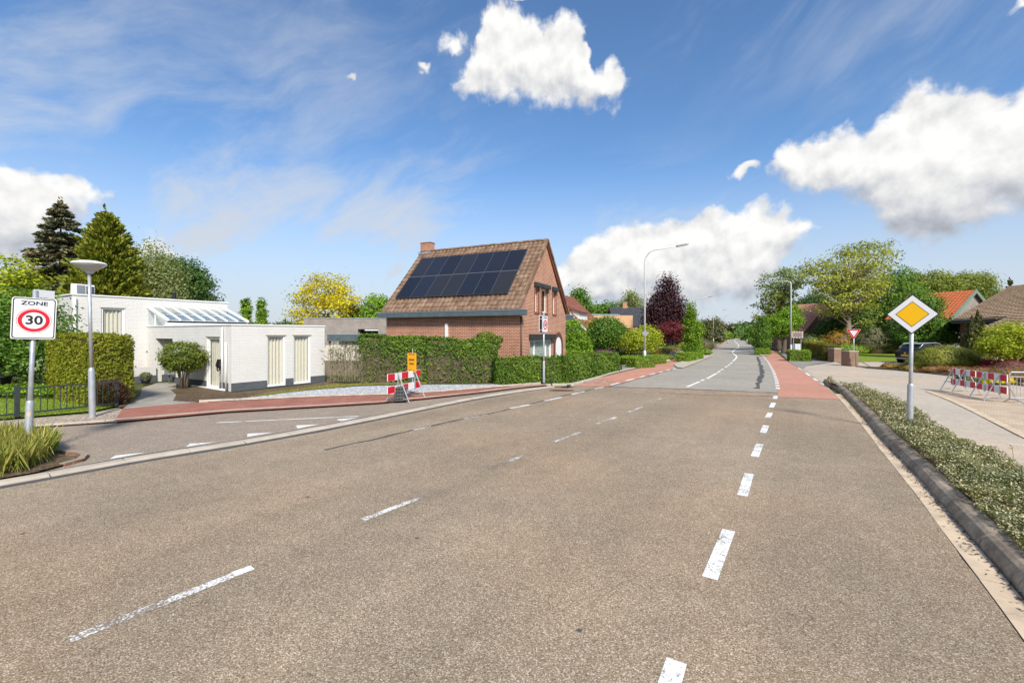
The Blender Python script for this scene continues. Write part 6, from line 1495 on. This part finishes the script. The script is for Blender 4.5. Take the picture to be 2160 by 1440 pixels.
ptree('lime_tree', 'broad green tree behind the peach house', 1270, 92, [(1250,660,26,14), (1285,655,26,14), (1270,675,40,20)], L['green'], ncl=190, per=50, ls=.22, cr=1.4, tr=.2, seed=113)
ptree('hedge_tree', 'loose olive tree behind the left column tree', 1447, 62, [(1448,690,14,28), (1440,715,16,20)], L['willow'], ncl=110, per=46, ls=.12, cr=.7, tr=.08, seed=114)
shrub('garden_bushes', 'grey green bushes along the far left garden wall', S(1480, 66), 2.2, 2.0, 1.7, L['olive'], 2200, .09, seed=115)
for i, (px, Y, lob, mt, lab) in enumerate([
    (1487, 96, [(1487,695,8,20), (1483,712,10,12)], 'cypress', 'dark cypress far along the left garden'),
    (1511, 130, [(1511,692,10,20), (1510,708,12,12)], 'olive', 'blue grey conifer far along the left'),
    (1496, 170, [(1497,692,7,12), (1497,704,10,8)], 'willow', 'pale far tree between the two dark conifers'),
    (1533, 215, [(1533,699,8,9), (1531,707,8,6)], 'purple', 'small dark purple tree at the far bend'),
    (1555, 250, [(1553,698,12,14), (1545,704,10,10), (1566,703,10,10)], 'green', 'green tree closing the view down the road'),
    (1590, 160, [(1590,703,12,14), (1583,711,10,10)], 'green', 'green tree on the right of the far bend'),
    (1521, 190, [(1520,708,14,6)], 'bright', 'light green far hedge tree by the left footway')]):
    ptree('far_tree', lab, px, Y, lob, L[mt], ncl=90, per=50, ls=Y * .0022, cr=Y * .012, tr=.15, seed=120 + i)
hedge('far_hedge', 'clipped hedge across the far end of the road', [S(1536, 236), S(1570, 236)], 2.0, 2.0, L['box'], .25, 30, seed=130)
for i, (px, Y, lab) in enumerate([(1583, 128, 'low far hedge block by the right bollard'), (1588, 100, 'low hedge block before the far green tree'), (1636, 76, 'dark low hedge beside the dark red car')]):
    shrub('hedge_block', lab, S(px, Y), 1.2, 1.4, 1.0, L['hedge' if i < 2 else 'dark'], 900, .12, seed=140 + i, cat='hedge')

# --- right side
ptree('column_tree', 'upright leafy column tree rising from the right kerb hedge', 1607, 51, [(1607,722,12,16), (1607,702,10,18), (1606,684,7,16)], L['green'], ncl=210, per=46, ls=.095, cr=.5, tr=.08, seed=150)
hedge('kerb_hedge', 'clipped hedge box at the foot of the right column tree', [S(1608, 49.5), S(1609, 53)], 1.35, .62, L['box'], .06, 420, seed=151, both=True, z=.07)
hedge('kerb_hedge', 'wide clipped hedge box around the mirror and lamp', [S(1664, 39.2), S(1706, 38.6)], 1.5, .92, L['box'], .06, 520, seed=152, both=True)
hedge('beech_hedge', 'clipped olive brown beech hedge running to the brick pillar', [S(1750, 38.2), S(1688, 53)], .8, [1.42, 1.5], L['beech'], .06, 480, seed=153, both=True, core='twig')
def street_tree(px, Y, lob, mt, lab, seed, tr, name='plane_tree', ncl=170, per=30, ls=.13, cr=.7, limbs=110, fork=.35, bark='bark', flat=.5):
    return ptree(name, lab, px, Y, lob, L[mt], ncl=ncl, per=per, ls=ls, cr=cr, tr=tr, seed=seed, limbs=limbs, fork=fork, bark=bark, flat=flat, trunk_top=.6)
street_tree(1643, 62, [(1645,600,40,34), (1628,640,36,26), (1665,590,30,30), (1620,668,26,18), (1655,640,34,28), (1605,690,18,12)], 'plane', 'sparse dark limbed street tree left of the pale lamp', 160, .34, ncl=250, per=26, ls=.15)
street_tree(1655, 54, [(1658,680,24,26), (1640,690,20,22), (1672,665,20,24)], 'bright', 'young bright green tree behind the hedge island', 161, .30, name='young_tree', ncl=190, per=40, ls=.11, cr=.6)
street_tree(1634, 72, [(1640,680,26,26), (1625,690,20,20)], 'plane', 'broad trunked street tree next to the dark red car', 162, .45, ncl=150, per=36, ls=.15)
street_tree(1788, 57, [(1740,590,44,34), (1785,575,52,44), (1845,545,38,34), (1800,620,56,36), (1760,640,40,28), (1845,600,30,24), (1800,530,30,20), (1870,525,22,14), (1815,665,30,26), (1720,560,22,20)], 'plane2', 'tall spreading pale green tree behind the flowering shrubs', 163, .42, name='locust_tree', ncl=380, per=30, ls=.15, cr=.95, limbs=190, fork=.3, bark='bark_pale')
ptree('spruce_mass', 'dark evergreen tree behind the sparse street trees', 1722, 74, [(1720,640,26,20), (1725,665,34,26), (1700,650,18,20)], L['dark'], ncl=210, per=50, ls=.17, cr=1.0, tr=.2, seed=164)
ptree('dark_tree', 'dense dark green tree under the tall pale tree', 1770, 60, [(1775,690,40,32), (1815,695,50,36), (1752,708,24,26), (1850,690,36,34)], L['dark'], ncl=420, per=50, ls=.15, cr=.9, tr=.2, seed=165)
ptree('chestnut_tree', 'broad mid green tree behind the priority sign', 1880, 62, [(1885,620,52,48), (1850,650,44,40), (1920,650,44,40), (1880,690,70,34), (1895,585,30,18)], L['green'], ncl=480, per=52, ls=.15, cr=1.0, tr=.3, seed=166)
ptree('green_tree', 'green tree rising behind the dark car', 1960, 44, [(1950,665,34,32), (1990,700,30,26), (1940,695,40,34), (1968,640,18,18), (1935,635,30,20), (2020,705,26,22)], L['green'], ncl=330, per=50, ls=.10, cr=.6, tr=.14, seed=167)
for i, (px, Y, lob, mt, lab) in enumerate([
    (1945, 78, [(1940,600,34,22), (1965,595,34,22), (1990,605,30,20), (1960,625,60,24)], 'plane', 'olive green woodland tree behind the orange roof'),
    (2045, 84, [(2030,600,34,22), (2060,595,34,20), (2085,612,20,14), (2040,625,50,24)], 'plane', 'rounded woodland tree beside the orange roof ridge')]):
    ptree('woodland_tree', lab, px, Y, lob, L[mt], ncl=300, per=50, ls=.18, cr=1.1, tr=.2, seed=170 + i)
conifer('fir_tree', 'small dark fir tip above the tan bungalow roof', S(2131, 72), 10.8, 2.6, L['cypress'], seed=173, tiers=26, per=9, ls=.2, up=.3, droop=.1, tr=.15, dens=14)
cyp = thing('column_cypress', 'dark columnar yew with several spires before the bungalow', 'tree', S(2062, 29))
rg = np.random.RandomState(174); P_ = []; 
for dx, dy, h, r_ in [(0, 0, 3.85, .34), (.33, .1, 3.5, .30), (-.32, .05, 3.5, .30), (.45, .3, 3.0, .30), (-.45, .3, 3.0, .30), (.1, -.25, 3.2, .32)]:
    n = 2600; z = rg.uniform(.03, 1, n) * h; a_ = rg.uniform(0, 6.283, n); rr = r_ * (1 - (z / h) ** 4) * rg.uniform(.75, 1.05, n) * (1.25 - .4 * z / h); P_.append(np.stack([dx * (.55 + .45 * z / h) + rr * np.cos(a_), dy + rr * np.sin(a_), z], 1))
    MB().tube([(dx * .5, dy, 0), (dx, dy, h * .9)], [.06, .01], 5).build('trunk', M['bark'], cyp)
P_ = np.concatenate(P_); foliage('crown', cyp, P_, .075, L['cypress'], seed=175, axis=np.tile([0, 0, 1.0], (len(P_), 1)), axj=.5, aspect=.3)
shrub('clipped_mound', 'large clipped dome shrub hiding the silver car', S(1993, 28.2, .04), 2.05, 1.4, 1.62, L['mound'], 15000, .055, seed=180, lump=.04)
ptree('golden_shrub', 'big golden green shrub before the bungalow', 2135, 25.5, [(2125,720,46,34), (2150,705,40,26), (2170,730,50,36), (2105,735,30,24)], L['lime'], ncl=330, per=46, ls=.065, cr=.4, tr=.05, seed=181, stems=5, cat='shrub')
shrub('bronze_shrub', 'golden bronze shrub between the gate pillars and tall tree', S(1780, 56), 3.0, 1.6, 2.75, L['bronze'], 3800, .12, seed=182, lump=.16)
shrub('olive_shrub', 'large olive grey shrub behind the lawn', S(1848, 53.5), 2.6, 1.6, 3.1, L['olive'], 4600, .11, seed=183, lump=.15)
shrub('low_leafy_shrub', 'leafy bright green shrub behind the give way pole', S(1795, 53), 2.4, .8, 1.15, L['bright'], 1900, .10, seed=184); shrub('lime_shrub', 'lime green shrub showing above the beech hedge', S(1722, 47), 1.4, .8, 1.95, L['lime'], 1300, .08, seed=185)
shrub('dark_shrub', 'dark rounded shrub beside the mirror', S(1705, 50), 1.6, 1.2, 2.4, L['dark'], 1900, .09, seed=186)
for i, (px, Y, rx_, ry_, h, mt, lab) in enumerate([
    (1876, 30.6, .5, .3, .36, 'rust', 'dark clipped end of the heather bed'), (1912, 29.8, 1.5, .5, .40, 'heather', 'golden heather mound at the driveway end of the bed'), (1950, 28.4, 1.5, .5, .42, 'heather', 'golden heather mound in the middle of the bed'),
    (1985, 27.0, 1.3, .5, .44, 'rust', 'rust red heather mound behind the barriers'), (2020, 26.1, 1.2, .5, .46, 'rust', 'rust red heather mound at the barrier end of the bed'),
    (2072, 23.5, 1.2, .6, .62, 'rust', 'bronze heather mound behind the second barrier'), (2130, 22.0, 1.5, .8, .72, 'rust', 'large bronze heather mound by the crowd fence'), (2105, 20.8, .6, .4, .40, 'yellow', 'yellow flowering low plant behind the barriers'), (2055, 21.6, .8, .5, .5, 'olive', 'grey green low plant behind the barriers')]):
    shrub('heather_mound', lab, S(px, Y, .04), rx_, ry_, h, L[mt], 1500, .055, seed=190 + i, cat='plant')
shrub('pink_azalea', 'magenta flowering azalea beside the hidden silver car', S(2094, 27.2, .04), 1.0, .7, .92, L['pink'], 2400, .06, seed=200)
shrub('maroon_shrub', 'dull purple low shrub beside the pink azalea', S(2135, 25.0, .04), 1.3, .8, .95, L['maroon'], 1300, .06, seed=201)
ptree('backing_tree', 'dark tree closing the gap right of the red roof house', 1750, 70, [(1755,680,26,26), (1750,700,26,18)], L['dark'], ncl=130, per=46, ls=.15, cr=.8, tr=.15, seed=202)
ptree('side_tree', 'dark green tree between olive shrub and dark car', 1905, 52, [(1905,700,36,26), (1925,722,30,20)], L['dark'], ncl=190, per=46, ls=.11, cr=.6, tr=.1, seed=203)

# --- the cotoneaster strip in the foreground
rg = np.random.RandomState(210)
kin = [at_len(KERB, plen(KERB) * i / 60 * .9999) for i in range(61)]
inner = [Vector((p.x - math.sin(a) * .20, p.y + math.cos(a) * .20, 0)) for p, a in kin]
poly = inner + [p for p in STRIP_R[::-1]]
xy = scatter(poly, 120000, rg, near=6.0); n = len(xy)
bump_ = .5 + .5 * np.sin(xy[:, 0] * 3.1 + 1.7 * np.sin(xy[:, 1] * 2.3)) * np.sin(xy[:, 1] * 2.7 + xy[:, 0])
edge = np.array([min(math.hypot(x - q.x, y - q.y) for q in inner[::2]) for x, y in xy]); ef = np.clip((edge + .08) / .30, .25, 1)
top = (.06 + .20 * bump_) * ef; z_ = .17 + top * rg.uniform(.35, 1.05, n) + .02
cl = np.sin(xy[:, 0] * 9 + 3 * np.sin(xy[:, 1] * 4)) * np.sin(xy[:, 1] * 8)
lv = np.clip(.46 + .12 * cl + rg.normal(size=n) * .14, 0, .72); fl_ = rg.uniform(0, 1, n) < .26 + .12 * cl; lv[fl_] = rg.uniform(.75, 1, int(fl_.sum()))
size = .0095 + .0009 * xy[:, 1]; 
strip = thing('cotoneaster_strip', 'low cotoneaster bed with pale blossom along the weathered kerb', 'ground cover', (0, 0, 0)); strip['kind'] = 'stuff'
foliage('foliage', strip, np.column_stack([xy, z_]), size, L['cotton'], seed=211, nrm=np.tile([0, 0, 1.0], (n, 1)), spread=.9, lv=lv, aspect=.6)
# stray sprigs and a tall weed at the back of the strip
wd = thing('tall_weed', 'thin pale weed standing at the back of the cotoneaster bed', 'weed', G(2136, 985, .2)); MB().tube([(0, 0, 0), (.01, 0, .18), (0, .01, .34)], [.004, .003, .002], 5).build('stem', L['grass'], wd)
rg = np.random.RandomState(212); foliage('leaf', wd, np.column_stack([rg.normal(size=26) * .03, rg.normal(size=26) * .03, rg.choice([.34, .30, .12, .06], 26)]), .022, L['grass'], seed=212)
# weeds along kerb joints
pts = []; 
for k in range(420):
    p, a_ = at_len(KERB, plen(KERB) * rg.uniform(.05, .45)); pts.append((p.x - .02 + rg.normal() * .02, p.y + rg.normal() * .02, .03 + .02 * rg.uniform()))
o = foliage('kerb_weeds', None, pts, .03, L['grass'], seed=213, axis=np.tile([0, 0, 1.0], (len(pts), 1)), axj=.8, aspect=.15); tag(o, 'small grass weeds growing along the foot of the right kerb', 'weeds'); o['kind'] = 'stuff'

# --- far belt of woodland closing the horizon all round
rg = np.random.RandomState(300); n = 26000
az_ = rg.uniform(-math.pi, math.pi, n); rad = 255 + 25 * rg.normal(size=n)
hh = 5.5 + 2.2 * np.sin(az_ * 23) * np.sin(az_ * 9 + 1) + 1.6 * np.sin(az_ * 61 + 2)
z_ = hh * rg.uniform(0, 1, n) ** .7
wood = foliage('far_woodland', None, np.stack([rad * np.sin(az_), rad * np.cos(az_), z_ + .3], 1), 1.1, L['dark'], seed=301, lv=.5 + .25 * np.sin(az_ * 47) + .25 * rg.uniform(0, 1, n))
wood['kind'] = 'stuff'; tag(wood, 'far belt of dark green woodland along the horizon', 'woodland')
